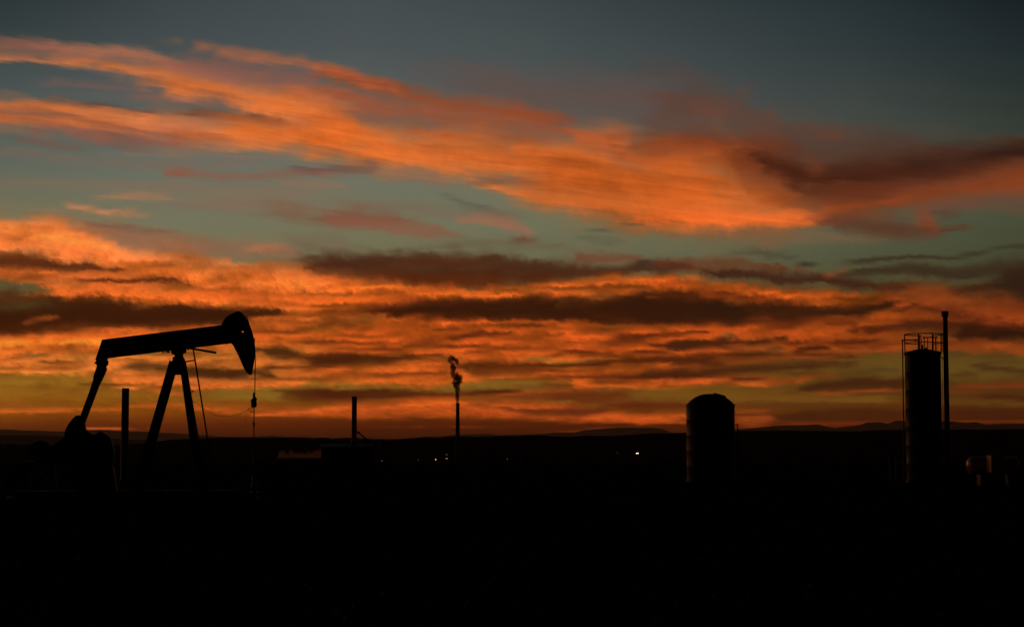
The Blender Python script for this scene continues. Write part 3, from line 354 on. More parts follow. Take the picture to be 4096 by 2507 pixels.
def fbm(U,V,seed,oct=5,gain=.5):
    r=np.random.RandomState(seed); out=np.zeros_like(U); a=1; tot=0
    for o in range(oct):
        n=r.rand(64,64); x=U*2**o+r.rand()*64; y=V*2**o+r.rand()*64
        xi=np.floor(x).astype(int); yi=np.floor(y).astype(int); fx=x-xi; fy=y-yi
        fx=fx*fx*(3-2*fx); fy=fy*fy*(3-2*fy)
        g=lambda i,j:n[(yi+j)%64,(xi+i)%64]
        out+=a*((g(0,0)*(1-fx)+g(1,0)*fx)*(1-fy)+(g(0,1)*(1-fx)+g(1,1)*fx)*fy); tot+=a; a*=gain
    return out/tot
def paint_sky(AZ,EL):
    bx,by,bc=CLEAR_AZ,CLEAR_EL,CLEAR_COL
    C=np.zeros(AZ.shape+(3,))
    order=np.argsort(by)
    for k in range(3):
        rows=np.stack([np.interp(AZ[0],bx,bc[j][:,k]) for j in range(len(by))])
        for i in range(AZ.shape[1]):
            C[:,i,k]=np.interp(EL[:,i],np.array(by)[order],rows[order,i])
    q=np.log(np.maximum(EL,0)+1.2)*6
    big=fbm(AZ*.5,q*.8,401)-.5
    for n,(col,al,soft,tex,taper,pts) in enumerate(BANDS):
        p=np.array(pts); x0,x1=p[0,0],p[-1,0]
        hm=p[:,2].mean(); em=p[:,1].mean()
        dark=sum(col)<185
        w1=fbm(AZ*.7/(hm+.25),EL*1.6/(hm+.25),n+11)-.5
        U=AZ+w1*hm*1.5
        V=EL+w1*hm*.65+big*min(hm,.4)*.4
        yc=np.interp(U,p[:,0],p[:,1]); h=np.maximum(np.interp(U,p[:,0],p[:,2]),.012)
        d=(V-yc)/h
        fi=fbm(AZ*.45,d*min(2.2,.8+hm*3)+AZ*.12,n+500,oct=5,gain=.6)-.5      # fibres that follow the band
        hair=fbm(AZ*3.2+EL*1.0,EL*2.2,n%9+900,oct=3,gain=.6)-.5
        sf=soft*((1.65 if hm>.3 else 2.0) if em>6 else 1.0)*(1.2 if dark and hm>.05 else 1)
        rag=fi*(.9+.5*tex)*min(1,hm/.07+.35)+hair*(.25 if em>6 else .6)*min(1,.12/h.mean()+.3)*min(1,hm/.07+.15)
        L=x1-x0; t=max(taper*L,.12)
        if not taper: t=.16*L
        U2=U+fi*min(.5*L,3)+w1*min(.3*L,2)*.6
        ends=1.0
        if x0>-15.55: ends=ends*ss((U2-x0)/t)
        if x1<15.55: ends=ends*ss((x1-U2)/t)
        if dark and hm>.05:
            m=ss((1.12-.8*np.abs(d)+rag*1.3)/(1.1*sf+.3))*ends*al*.55
            m=np.clip(m,0,1)[...,None]
            C=C*(1-m)+(np.array(col)*.55+np.array((150,66,26))*.3)*m
        if em>6 and hm>.06:
            m=np.clip(ss((1.1-.62*np.abs(d)+rag*1.2)/1.25)*ends*al*.5,0,1)[...,None]
            C=C*(1-m)+(np.array(col)*.8+np.array((110,84,76))*.2)*m
        m=ss((1-np.abs(d)+rag+.3*sf)/(.95*sf+.05))*ends
        if dark and hm>.05:
            st=fbm(AZ*.5+EL*.3,q*6.5,n%5+700,oct=5,gain=.62)
            m=m*(1-.5*ss((st-.5)/.12)*ss((np.abs(d)-.2)/.7))
        m=m*al*(1-tex*.9*ss((fi+.12)/.35))
        m=np.clip(m,0,1)[...,None]
        C=C*(1-m)+np.array(col)*m
    # broken texture inside the lit cloud
    sat=np.clip((C[...,0]-C[...,2])/(C[...,0]+1)-.45,0,.3)/.3*ss((C[...,0]-110)/70)
    t1=fbm(AZ*.55+EL*.25,q*2.6+AZ*.05,611,oct=6,gain=.62)
    t2=fbm(AZ*2.2-EL*.8,q*4.5,612,oct=4,gain=.6)
    t3=fbm(AZ*.28+EL*.1,q*5.5+AZ*.04,613,oct=5,gain=.62)
    st3=ss((t3-.48)/.16)*.42*ss((AZ+14)/14)*ss((6.8-EL)/1.2)*ss((EL-1.2)/.8)
    k=sat*(st3+ss((t1-.47)/.22)*.34+ss((t2-.52)/.2)*.20)*np.where(EL<6.5,1,.35)*ss((EL-.6)/1.0)
    C=C*(1-k[...,None])+np.array((98,52,22))*k[...,None]
    cs=ss((8-EL)/2)*ss((EL-.9)/1.0)*ss((C[...,0]-C[...,2]-25)/60)
    C=C*(1+cs*(-.25+.33*ss((C[...,0]-70)/150)))[...,None]
    C=C*(1+.13*np.exp(-EL/3.0))[...,None]
    C=C*np.array((1.03,1.01,1.0))
    C[...,1]*=1-.035*np.exp(-(EL-2)**2/6)
    lf=ss((-4-AZ)/8)*ss((7.5-EL)/2)*ss((EL-1)/1)*sat
    C=C*(1+.05*lf[...,None])
    C[...,2]*=1-.14*sat*ss((7-EL)/2)
    C[...,1]*=1-.045*sat*ss((C[...,0]-150)/60)*ss((7-EL)/2)
    return C

class Nodes:
    def __init__(s, nt): s.nt = nt; s.k = 0
    def new(s, t, **kw):
        n = s.nt.nodes.new(t); s.k += 1; n.location = ((s.k % 40)*180, -(s.k//40)*260)
        for a, b in kw.items(): setattr(n, a, b)
        return n
    def put(s, sock, v):
        if hasattr(v, 'is_linked') or isinstance(v, bpy.types.NodeSocket): s.nt.links.new(v, sock)
        else: sock.default_value = v
    def math(s, op, a, b=0.0, c=0.0, clamp=False):
        n = s.new('ShaderNodeMath', operation=op); n.use_clamp = clamp
        s.put(n.inputs[0], a); s.put(n.inputs[1], b); s.put(n.inputs[2], c)
        return n.outputs[0]
    def maprange(s, v, a, b, c=0.0, d=1.0, kind='LINEAR'):
        n = s.new('ShaderNodeMapRange', interpolation_type=kind); n.clamp = True
        s.put(n.inputs[0], v); s.put(n.inputs[1], a); s.put(n.inputs[2], b); s.put(n.inputs[3], c); s.put(n.inputs[4], d)
        return n.outputs[0]
    def mix(s, f, a, b, mode='MIX'):
        n = s.new('ShaderNodeMix', data_type='RGBA', blend_type=mode)
        s.put(n.inputs[0], f); s.put(n.inputs[6], a); s.put(n.inputs[7], b)
        return n.outputs[2]
    def comb(s, x, y, z=0.0):
        n = s.new('ShaderNodeCombineXYZ'); s.put(n.inputs[0], x); s.put(n.inputs[1], y); s.put(n.inputs[2], z)
        return n.outputs[0]
    def noise(s, vec, scale, detail=4, rough=.55, dist=0.0):
        n = s.new('ShaderNodeTexNoise'); s.put(n.inputs['Vector'], vec)
        n.inputs['Scale'].default_value = scale; n.inputs['Detail'].default_value = detail
        n.inputs['Roughness'].default_value = rough; n.inputs['Distortion'].default_value = dist
        return n.outputs['Fac']

def build_world():
    NR, NP = 132, 205
    az = np.linspace(-AZ_LIM, AZ_LIM, NP)
    el = EL_LIM*np.linspace(0, 1, NR)**1.3
    A, E_ = np.meshgrid(az, el)
    T = np.clip(paint_sky(A, E_)/255.0, 0, 1)
    w = bpy.data.worlds.new("World"); SC.world = w; w.use_nodes = True
    nt = w.node_tree; nt.nodes.clear(); N = Nodes(nt)
    tc = N.new('ShaderNodeTexCoord')
    sp = N.new('ShaderNodeSeparateXYZ'); N.put(sp.inputs[0], tc.outputs['Generated'])
    X, Y, Z = sp.outputs
    azr = N.math('ARCTAN2', X, Y)
    azd = N.math('MULTIPLY', azr, 180/math.pi)
    eld = N.math('MULTIPLY', N.math('ARCSINE', Z), 180/math.pi)
    elp = N.math('MAXIMUM', eld, 0.0)
    q = N.math('MULTIPLY', N.math('LOGARITHM', N.math('ADD', elp, 1.2), math.e), 6.0)
    nv = N.comb(N.math('MULTIPLY_ADD', q, .12, N.math('MULTIPLY', azd, .55)), q, 0.0)
    n1 = N.noise(nv, 1.1, 8, .62, .3)
    nv2 = N.comb(N.math('MULTIPLY_ADD', q, 1.1, N.math('MULTIPLY', azd, 2.6)), N.math('MULTIPLY', q, 1.8), 3.7)
    n2 = N.noise(nv2, 1.6, 5, .62, .5)
    d1 = N.math('SUBTRACT', n1, .5)
    d2 = N.math('MULTIPLY', N.math('SUBTRACT', n2, .5), N.maprange(elp, 5.0, 7.5, 1.0, .22))
    up = N.maprange(elp, 5.2, 7.5, 0.0, 1.0)
    nv3 = N.comb(N.math('MULTIPLY', azd, .20), N.math('MULTIPLY_ADD', azd, .33, N.math('MULTIPLY', elp, 2.4)), 7.7)
    n3 = N.noise(nv3, 1.0, 9, .66, .35)
    d3 = N.math('MULTIPLY', N.math('SUBTRACT', n3, .5), up)
    d1 = N.math('MULTIPLY', d1, N.math('MULTIPLY_ADD', up, -.55, 1.0))
    amp = N.maprange(elp, 0.3, 5.0, .25, 1.0)
    az2 = N.math('ADD', azd, N.math('MULTIPLY', N.math('ADD', N.math('MULTIPLY', d1, 1.6), N.math('MULTIPLY', d2, .4)), amp))
    el2 = N.math('ADD', elp, N.math('MULTIPLY', N.math('ADD', N.math('MULTIPLY', d3, .75), N.math('ADD', N.math('MULTIPLY', d1, .42), N.math('MULTIPLY', d2, .24))), amp))
    u = N.maprange(az2, -AZ_LIM, AZ_LIM)
    uc = N.comb(u, u, u)
    col = None
    for k in range(NR):
        c = N.new('ShaderNodeRGBCurve')
        m = c.mapping
        m.use_clip = True
        for ch in range(3):
            cv = m.curves[ch]
            cv.points[0].location = (0, float(T[k, 0, ch])); cv.points[1].location = (1, float(T[k, -1, ch]))
            for i in range(1, NP-1):
                cv.points.new(i/(NP-1), float(T[k, i, ch]))
            for p in cv.points: p.handle_type = 'VECTOR'
        m.update()
        N.put(c.inputs['Color'], uc)
        if col is None: col = c.outputs[0]
        else:
            f = N.maprange(el2, float(el[k-1]), float(el[k]))
            col = N.mix(f, col, c.outputs[0])
    g = N.new('ShaderNodeGamma'); N.put(g.inputs[0], col); g.inputs[1].default_value = 2.2
    col = g.outputs[0]
    # fine filaments, only where there is lit cloud
    sr = N.new('ShaderNodeSeparateColor'); N.put(sr.inputs[0], col)
    lit = N.maprange(N.math('SUBTRACT', sr.outputs[0], sr.outputs[2]), .06, .5)
    fib = N.math('ADD', N.math('MULTIPLY', d3, 1.5), N.math('ADD', N.math('MULTIPLY', d1, 1.1), N.math('MULTIPLY', d2, .75)))
    nv4 = N.comb(N.math('MULTIPLY_ADD', q, 1.6, N.math('MULTIPLY', azd, 4.2)), N.math('MULTIPLY', q, 5.0), 9.1)
    n4 = N.noise(nv4, 1.3, 4, .6, .8)
    low4 = N.maprange(elp, 5.0, 7.0, 1.0, .12)
    fib = N.math('ADD', fib, N.math('MULTIPLY', N.math('SUBTRACT', n4, .5), N.math('MULTIPLY', low4, .62)))
    fac = N.math('ADD', 1.0, N.math('MULTIPLY', N.math('MULTIPLY', fib, lit), DETAIL))
    sc = N.new('ShaderNodeVectorMath', operation='SCALE'); N.put(sc.inputs[0], col); N.put(sc.inputs[3], fac)
    col = sc.outputs[0]
    # the rest of the dome, outside the part the bands describe
    rp = N.new('ShaderNodeValToRGB'); cr = rp.color_ramp
    stops = [(0, (.10, .032, .010)), (.02, (.22, .10, .025)), (.06, (.26, .13, .045)), (.11, (.20, .12, .07)), (.17, (.05, .062, .068)),
             (.33, (.006, .009, .012)), (.6, (.002, .003, .0045)), (1, (.001, .0016, .0026))]
    while len(cr.elements) < len(stops): cr.elements.new(.5)
    for e, (p, c) in zip(cr.elements, stops): e.position = p; e.color = c + (1,)
    N.put(rp.inputs[0], N.maprange(eld, 0, 90))
    ca = N.math('COSINE', N.math('ADD', azr, R(22)))
    wf = N.math('POWER', N.math('MULTIPLY_ADD', ca, .5, .5), 4.5)
    low = N.maprange(elp, 12, 40, 1.0, 0.0)
    wf = N.math('MULTIPLY_ADD', wf, N.math('MULTIPLY_ADD', low, .75, 0.35), .02)
    glow = N.math('MULTIPLY', N.maprange(N.math('COSINE', N.math('ADD', azr, R(36))), .80, 1.0, kind='SMOOTHSTEP'), N.maprange(elp, 6, 15, 1.0, 0.0, kind='SMOOTHSTEP'))
    wf = N.math('MULTIPLY', wf, N.math('MULTIPLY_ADD', glow, 1.6, 1.0))
    cl = N.maprange(n1, .42, .62)
    lowc = N.maprange(elp, 5, 17, 1.0, 0.0)
    gen = N.mix(N.math('MULTIPLY', cl, lowc), rp.outputs[0], (.42, .13, .03, 1))
    s2 = N.new('ShaderNodeVectorMath', operation='SCALE'); N.put(s2.inputs[0], gen); N.put(s2.inputs[3], wf)
    fa = N.maprange(N.math('ABSOLUTE', azd), 17.0, 24.0, kind='SMOOTHSTEP')
    fe = N.maprange(elp, 14.0, 21.0, kind='SMOOTHSTEP')
    f = N.math('MAXIMUM', fa, fe)
    out = N.mix(f, col, s2.outputs[0])
    bg = N.new('ShaderNodeBackground'); N.put(bg.inputs[0], out); bg.inputs[1].default_value = 1.0
    # a trace of the physical twilight sky over everything
    sky = N.new('ShaderNodeTexSky'); sky.sky_type = 'NISHITA'; sky.sun_disc = False
    sky.sun_elevation = R(-4.0); sky.sun_rotation = R(-12)
    bs = N.new('ShaderNodeBackground'); N.put(bs.inputs[0], sky.outputs[0]); bs.inputs[1].default_value = 0.001
    ad = N.new('ShaderNodeAddShader'); N.put(ad.inputs[0], bg.outputs[0]); N.put(ad.inputs[1], bs.outputs[0])
    wo = N.new('ShaderNodeOutputWorld'); N.put(wo.inputs[0], ad.outputs[0])
DETAIL = 1.0
build_world()

# ------------------------------------------------------------------ helpers
def view_dir(px, py):
    """direction in which the photograph shows the point (px, py)"""
    xr = (px-2048)/7395.0; yr = (1253.5-py)/7395.0
    return Vector((xr, math.cos(PITCH)-yr*math.sin(PITCH), math.sin(PITCH)+yr*math.cos(PITCH)))

class Frame:
    """an upright working plane at distance D, square to the line of sight to px; local x right, y away, z up"""
    def __init__(s, px, D, z0=0.0):
        d = view_dir(px, 1780); a = math.atan2(d.x, d.y)
        s.n = Vector((math.sin(a), math.cos(a), 0)); s.r = Vector((math.cos(a), -math.sin(a), 0))
        s.D = D; s.rot = -a; s.loc = Vector((s.n.x*D, s.n.y*D, z0))
    def at(s, px, py, dy=0.0):
        d = view_dir(px, py); t = (s.D+dy)/d.dot(s.n); p = EYE + d*t - s.loc
        return Vector((p.dot(s.r), dy, p.z))

class MB:
    def __init__(s): s.v = []; s.f = []
    def add(s, vs, fs):
        o = len(s.v); s.v += [tuple(v) for v in vs]; s.f += [tuple(i+o for i in f) for f in fs]; return s
    def box(s, c, size, rot=None):
        hx, hy, hz = size[0]/2, size[1]/2, size[2]/2; c = Vector(c)
        vs = [Vector((x*hx, y*hy, z*hz)) for x in (-1, 1) for y in (-1, 1) for z in (-1, 1)]
        if rot is not None: vs = [rot @ v for v in vs]
        return s.add([v+c for v in vs], [(0, 1, 3, 2), (4, 6, 7, 5), (0, 4, 5, 1), (2, 3, 7, 6), (0, 2, 6, 4), (1, 5, 7, 3)])
    def bar(s, p0, p1, w, d, w1=None, d1=None):
        """rectangular bar from p0 to p1; w across in the plane, d along y"""
        p0, p1 = Vector(p0), Vector(p1); a = (p1-p0).normalized()
        y = Vector((0, 1, 0)); y = (y - a*a.dot(y)).normalized(); x = a.cross(y)
        w1 = w if w1 is None else w1; d1 = d if d1 is None else d1
        vs = [p0+x*(i*w/2)+y*(j*d/2) for i, j in ((-1, -1), (1, -1), (1, 1), (-1, 1))] + \
             [p1+x*(i*w1/2)+y*(j*d1/2) for i, j in ((-1, -1), (1, -1), (1, 1), (-1, 1))]
        return s.add(vs, [(0, 1, 2, 3), (7, 6, 5, 4), (0, 4, 5, 1), (1, 5, 6, 2), (2, 6, 7, 3), (3, 7, 4, 0)])
    def tube(s, pts, r, n=10, r1=None, caps=True):
        pts = [Vector(p) for p in pts]; vs = []; m = len(pts)
        for i, p in enumerate(pts):
            a = (pts[min(i+1, m-1)]-pts[max(i-1, 0)]).normalized()
            u = a.orthogonal().normalized() if i == 0 else (u - a*a.dot(u)).normalized()
            w = a.cross(u); rr = r if r1 is None else r+(r1-r)*i/(m-1)
            vs += [p+(u*math.cos(t)+w*math.sin(t))*rr for t in (2*math.pi*k/n for k in range(n))]
        fs = [(i*n+k, i*n+(k+1) % n, (i+1)*n+(k+1) % n, (i+1)*n+k) for i in range(m-1) for k in range(n)]
        if caps: fs += [tuple(range(n-1, -1, -1)), tuple((m-1)*n+k for k in range(n))]
        return s.add(vs, fs)
    def lathe(s, prof, n=48, c=(0, 0, 0), axis=None):
        c = Vector(c); M = axis if axis is not None else Matrix.Identity(3)
        vs = [c + M @ Vector((r*math.cos(2*math.pi*k/n), r*math.sin(2*math.pi*k/n), z)) for r, z in prof for k in range(n)]
        m = len(prof)
        fs = [(i*n+k, i*n+(k+1) % n, (i+1)*n+(k+1) % n, (i+1)*n+k) for i in range(m-1) for k in range(n)]
        fs += [tuple(range(n-1, -1, -1)), tuple((m-1)*n+k for k in range(n))]
        return s.add(vs, fs)
    def ring(s, c, R_, r, n=64, k=8):
        c = Vector(c); vs = []
        for i in range(n):
            a = 2*math.pi*i/n
            for j in range(k):
                b = 2*math.pi*j/k
                vs.append(c+Vector(((R_+r*math.cos(b))*math.cos(a), (R_+r*math.cos(b))*math.sin(a), r*math.sin(b))))
        return s.add(vs, [(i*k+j, i*k+(j+1) % k, ((i+1) % n)*k+(j+1) % k, ((i+1) % n)*k+j) for i in range(n) for j in range(k)])
    def arc(s, c, R_, r, a0, a1, n=40):
        c = Vector(c)
        return s.tube([c+Vector((R_*math.cos(a0+(a1-a0)*i/n), R_*math.sin(a0+(a1-a0)*i/n), 0)) for i in range(n+1)], r, 8)
    def prism(s, poly, y0, y1, holes=()):
        """outline in local x,z extruded from y0 to y1"""
        loops = [[Vector((p[0], p[1], 0)) for p in poly]] + [[Vector((p[0], p[1], 0)) for p in h] for h in holes]
        tris = tessellate_polygon(loops); flat = [p for l in loops for p in l]; n = len(flat)
        vs = [(p.x, y0, p.y) for p in flat] + [(p.x, y1, p.y) for p in flat]
        fs = [tuple(t) for t in tris] + [tuple(i+n for i in reversed(t)) for t in tris]
        o = 0
        for l in loops:
            m = len(l); fs += [(o+i, o+(i+1) % m, n+o+(i+1) % m, n+o+i) for i in range(m)]; o += m
        return s.add(vs, fs)
    def ball(s, c, r, n=12, sq=1.0):
        return s.lathe([(max(r*math.sin(math.pi*i/n), .0005), -r*sq*math.cos(math.pi*i/n)) for i in range(n+1)], 2*n, c)
    def build(s, name, mat, parent=None, smooth=False, loc=None, rot=None):
        me = bpy.data.meshes.new(name); me.from_pydata(s.v, [], s.f); me.update()
        import bmesh
        bm = bmesh.new(); bm.from_mesh(me); bmesh.ops.recalc_face_normals(bm, faces=bm.faces); bm.to_mesh(me); bm.free()
        o = bpy.data.objects.new(name, me); COL.objects.link(o)
        if mat: me.materials.append(mat)
        if smooth:
            me.polygons.foreach_set('use_smooth', [True]*len(me.polygons))
            try: me.set_sharp_from_angle(angle=R(35))
            except Exception: pass
        if parent: o.parent = parent
        if loc is not None: o.location = loc
        if rot is not None: o.rotation_euler = rot
        return o

def tag(o, label=None, cat=None, group=None, kind=None):
    for k, v in (('label', label), ('category', cat), ('group', group), ('kind', kind)):
        if v: o[k] = v
    return o
def thing(name, fr, label, cat, group=None):
    o = bpy.data.objects.new(name, None); COL.objects.link(o); o.empty_display_size = .5
    o.location = fr.loc; o.rotation_euler = (0, 0, fr.rot)
    return tag(o, label, cat, group)

def material(name, base, rough=.6, metal=0.0, var=.35, scale=1.5, bump=.0, streak=False, spec=.5):
    m = bpy.data.materials.new(name); m.use_nodes = True; nt = m.node_tree; nt.nodes.clear(); N = Nodes(nt)
    tc = N.new('ShaderNodeTexCoord'); vec = tc.outputs['Object']
    if streak:
        mp = N.new('ShaderNodeMapping'); N.put(mp.inputs[0], vec); mp.inputs['Scale'].default_value = (1, 1, .12); vec2 = mp.outputs[0]
    else: vec2 = vec
    n = N.noise(vec2, scale, 6, .6); n2 = N.noise(vec, scale*7, 5, .6)
    f = N.math('ADD', N.math('MULTIPLY', n, .7), N.math('MULTIPLY', n2, .3))
    f = N.maprange(f, .35, .65)
    b = base
    c = N.mix(f, (b[0]*(1-var), b[1]*(1-var), b[2]*(1-var), 1), (min(b[0]*(1+var), 1), min(b[1]*(1+var), 1), min(b[2]*(1+var*.8), 1), 1))
    p = N.new('ShaderNodeBsdfPrincipled'); N.put(p.inputs['Base Color'], c)
    N.put(p.inputs['Roughness'], N.maprange(n, .3, .7, max(rough-.12, .05), min(rough+.15, 1)))
    p.inputs['Metallic'].default_value = metal
    p.inputs['Specular IOR Level'].default_value = spec
    if bump:
        bp = N.new('ShaderNodeBump'); bp.inputs['Strength'].default_value = bump; bp.inputs['Distance'].default_value = .03
        N.put(bp.inputs['Height'], n2); N.put(p.inputs['Normal'], bp.outputs[0])
    o = N.new('ShaderNodeOutputMaterial'); N.put(o.inputs[0], p.outputs[0])
    return m
def lamp_mat(name, col, strength):
    m = bpy.data.materials.new(name); m.use_nodes = True; nt = m.node_tree; nt.nodes.clear(); N = Nodes(nt)
    e = N.new('ShaderNodeEmission'); e.inputs[0].default_value = col+(1,); e.inputs[1].default_value = strength
    o = N.new('ShaderNodeOutputMaterial'); N.put(o.inputs[0], e.outputs[0]); return m
def vol_mat(name, col, dens, aniso=.2):
    m = bpy.data.materials.new(name); m.use_nodes = True; nt = m.node_tree; nt.nodes.clear(); N = Nodes(nt)
    v = N.new('ShaderNodeVolumePrincipled'); v.inputs['Color'].default_value = col+(1,)
    v.inputs['Density'].default_value = dens; v.inputs['Anisotropy'].default_value = aniso
    o = N.new('ShaderNodeOutputMaterial'); N.put(o.inputs['Volume'], v.outputs[0])
    return m

M = dict(
    pump=material('weathered_pump_paint', (.085, .07, .05), .55, var=.4, scale=.8, streak=True, bump=.15),
    steel=material('bare_dark_steel', (.10, .085, .07), .42, metal=.6, var=.3, scale=2),
    rope=material('wire_rope_steel', (.09, .08, .07), .5, metal=.5, scale=5),
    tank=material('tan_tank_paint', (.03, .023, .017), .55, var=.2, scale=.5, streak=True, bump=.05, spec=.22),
    pipe=material('flue_pipe_rust', (.10, .065, .045), .55, var=.4, scale=1.2, streak=True, bump=.1),
    shed=material('corrugated_shed_paint', (.09, .08, .07), .6, var=.25, scale=.7, streak=True),
    concrete=material('rough_concrete', (.16, .15, .13), .9, var=.25, scale=1.2, bump=.3),
    chimney=material('sooty_chimney_concrete', (.10, .09, .085), .9, var=.25, scale=.05),
    plant=material('power_plant_cladding', (.09, .09, .09), .8, var=.25, scale=.03),
    white=material('sunset_tinted_paint', (.62, .30, .15), .28, var=.12, scale=1.5, streak=True),  # not white: the orange of the sunset light is put into the base colour
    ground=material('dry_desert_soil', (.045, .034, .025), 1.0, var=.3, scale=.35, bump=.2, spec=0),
    brush=material('grey_green_sagebrush', (.03, .03, .022), .9, var=.4, scale=1.2, spec=.1),
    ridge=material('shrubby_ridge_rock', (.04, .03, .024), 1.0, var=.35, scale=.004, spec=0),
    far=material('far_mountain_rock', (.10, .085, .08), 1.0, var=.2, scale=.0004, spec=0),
)

# ------------------------------------------------------------------ terrain
FLOOR = -31.0
def smooth(a, b, x):
    t = min(max((x-a)/(b-a), 0), 1); return t*t*(3-2*t)
def ground_z(x, y):
    r = math.hypot(x, y)
    z = FLOOR*smooth(330, 1500, r + 60*mnoise.noise(Vector((x*.004, y*.004, 0))))
    b = mnoise.noise(Vector((x*.05, y*.05, 1.3)))*.05 + mnoise.noise(Vector((x*.4, y*.4, 5.3)))*.03
    return z + b*smooth(8, 30, r) + smooth(2500, 9000, r)*mnoise.noise(Vector((x*.0006, y*.0006, 2)))*4
def build_ground():
    rad = [0.0] + list(np.geomspace(1.0, 97000.0, 170)); na = 288
    vs = [(0, 0, ground_z(0, 0))]
    for r in rad[1:]:
        for k in range(na):
            a = 2*math.pi*k/na; x, y = r*math.sin(a), r*math.cos(a); vs.append((x, y, ground_z(x, y)))
    fs = [(0, 1+k, 1+(k+1) % na) for k in range(na)]
    for i in range(len(rad)-2):
        o = 1+i*na; fs += [(o+k, o+na+k, o+na+(k+1) % na, o+(k+1) % na) for k in range(na)]
    m = MB(); m.v = vs; m.f = fs
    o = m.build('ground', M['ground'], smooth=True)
    tag(o, kind='structure')
    for p in o.data.polygons[:1]:
        if p.normal.z < 0: o.data.flip_normals()
build_ground()

def build_ridge(name, D, prof, df, db, mat, base, rough_amp, nx=900, seed=1.0):
    px = np.linspace(-2600, 6700, nx)
    xs = [p[0] for p in prof]; ys = [p[1] for p in prof]
    rows = [-1, -.8, -.6, -.45, -.3, -.18, -.08, 0, .12, .35, .65, 1]
    vs = []
    for s in rows:
        for k, x in enumerate(px):
            y = float(np.interp(x, xs, ys))
            if x < xs[0] or x > xs[-1]:
                e = min(abs(x-xs[0]), abs(x-xs[-1]))
                y += 9*smooth(0, 600, e)*mnoise.fractal(Vector((x*.0022, seed, 0)), .8, 2.1, 4)
            y += rough_amp*mnoise.fractal(Vector((x*.02, seed*3, 0)), .9, 2.1, 4)
            d = view_dir(x, 1780); a = math.atan2(d.x, d.y)
            hd = math.hypot(d.x, d.y)
            d2 = view_dir(x, y); el = d2.z/math.hypot(d2.x, d2.y)
            a = math.atan2(d2.x, d2.y)
            crest = EYE.z + D*el
            t = 1-abs(s); sh = t*t*(3-2*t)*.65+t*.35
            rr = D + (s*df if s < 0 else s*db)
            g = mnoise.fractal(Vector((x*.012, s*2.5, seed*7)), .8, 2.1, 5)
            z = base + (crest-base)*min(sh*(1+.22*g*(1-sh)*2), .995 if s else 1.0)
            if s == 0: z = crest
            if abs(s) == 1: z = base-4
            vs.append((rr*math.sin(a), rr*math.cos(a), z))
    fs = [(i*nx+k, i*nx+k+1, (i+1)*nx+k+1, (i+1)*nx+k) for i in range(len(rows)-1) for k in range(nx-1)]
    m = MB(); m.v = vs; m.f = fs
    o = m.build(name, mat); tag(o, kind='structure')
    return o
NEAR = [(-60,1776),(0,1775),(120,1777),(250,1779),(451,1779),(536,1776),(603,1770),(670,1759),(737,1755),(826,1752),(893,1749),(1050,1750),(1154,1749),(1240,1751),(1256,1755),(1268,1750),
 (1301,1749),(1328,1756),(1363,1751),(1394,1749),(1431,1752),(1442,1756),(1458,1754),(1512,1759),(1526,1755),(1550,1760),(1600,1756),(1667,1750),(1703,1745.5),(1756,1751),(1796,1744.6),
 (1886,1746),(1935,1747),(2002,1743),(2082,1744),(2096,1740),(2163,1739),(2207,1744),(2288,1745.5),(2350,1741),(2426,1743),(2515,1739),(2582,1734),(2631,1731),(2671,1734),(2685,1731),
 (2750,1729),(2850,1725),(2950,1723),(3108,1721),(3250,1722),(3410,1725),(3507,1719),(3614,1717),(3900,1717),(4096,1715.5),(4200,1716)]
MID = [(-60,1738),(0,1739),(100,1740),(200,1742),(330,1747),(450,1752),(520,1757),(600,1759),(700,1766),(900,1775),(1500,1778),(4200,1778)]
FAR = [(-60,1722),(0,1720),(9,1716),(67,1718),(76,1720.5),(147,1721),(214,1724),(268,1725),(335,1721),(402,1718),(482,1723),(536,1724),(598,1727),(625,1729.5),(696,1732),(759,1735),
 (826,1741),(893,1745),(1000,1746),(1096,1741),(1143,1746),(1201,1746),(1259,1748.5),(1350,1751),(1445,1748),(1500,1752),(1600,1754),(1680,1748),(1747,1744.6),(1868,1736),(1970,1735),(1993,1740),
 (2046,1737),(2145,1736),(2216,1730),(2296,1729),(2341,1719),(2426,1712.5),(2515,1709),(2573,1711.6),(2596,1709),(2645,1713),(2689,1730),(2720,1735),(2850,1735),(2900,1726),(2948,1717),
 (3031,1709),(3104,1702),(3152,1700.5),(3235,1698),(3271,1695.6),(3298,1703),(3339,1712),(3385,1706),(3444,1697.6),(3463,1689),(3521,1687),(3550,1693.7),(3584,1680.6),(3613,1682),
 (3700,1679),(3764,1682),(3798,1684),(3871,1690),(3905,1687),(3939,1697.6),(4007,1693.7),(4096,1693.7),(4200,1692)]
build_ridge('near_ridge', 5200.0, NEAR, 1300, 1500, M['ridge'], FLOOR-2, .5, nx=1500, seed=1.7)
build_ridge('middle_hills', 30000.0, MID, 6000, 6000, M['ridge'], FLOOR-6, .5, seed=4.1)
build_ridge('far_mountains', 84000.0, FAR, 9000, 9000, M['far'], FLOOR-8, .7, nx=1500, seed=9.3)

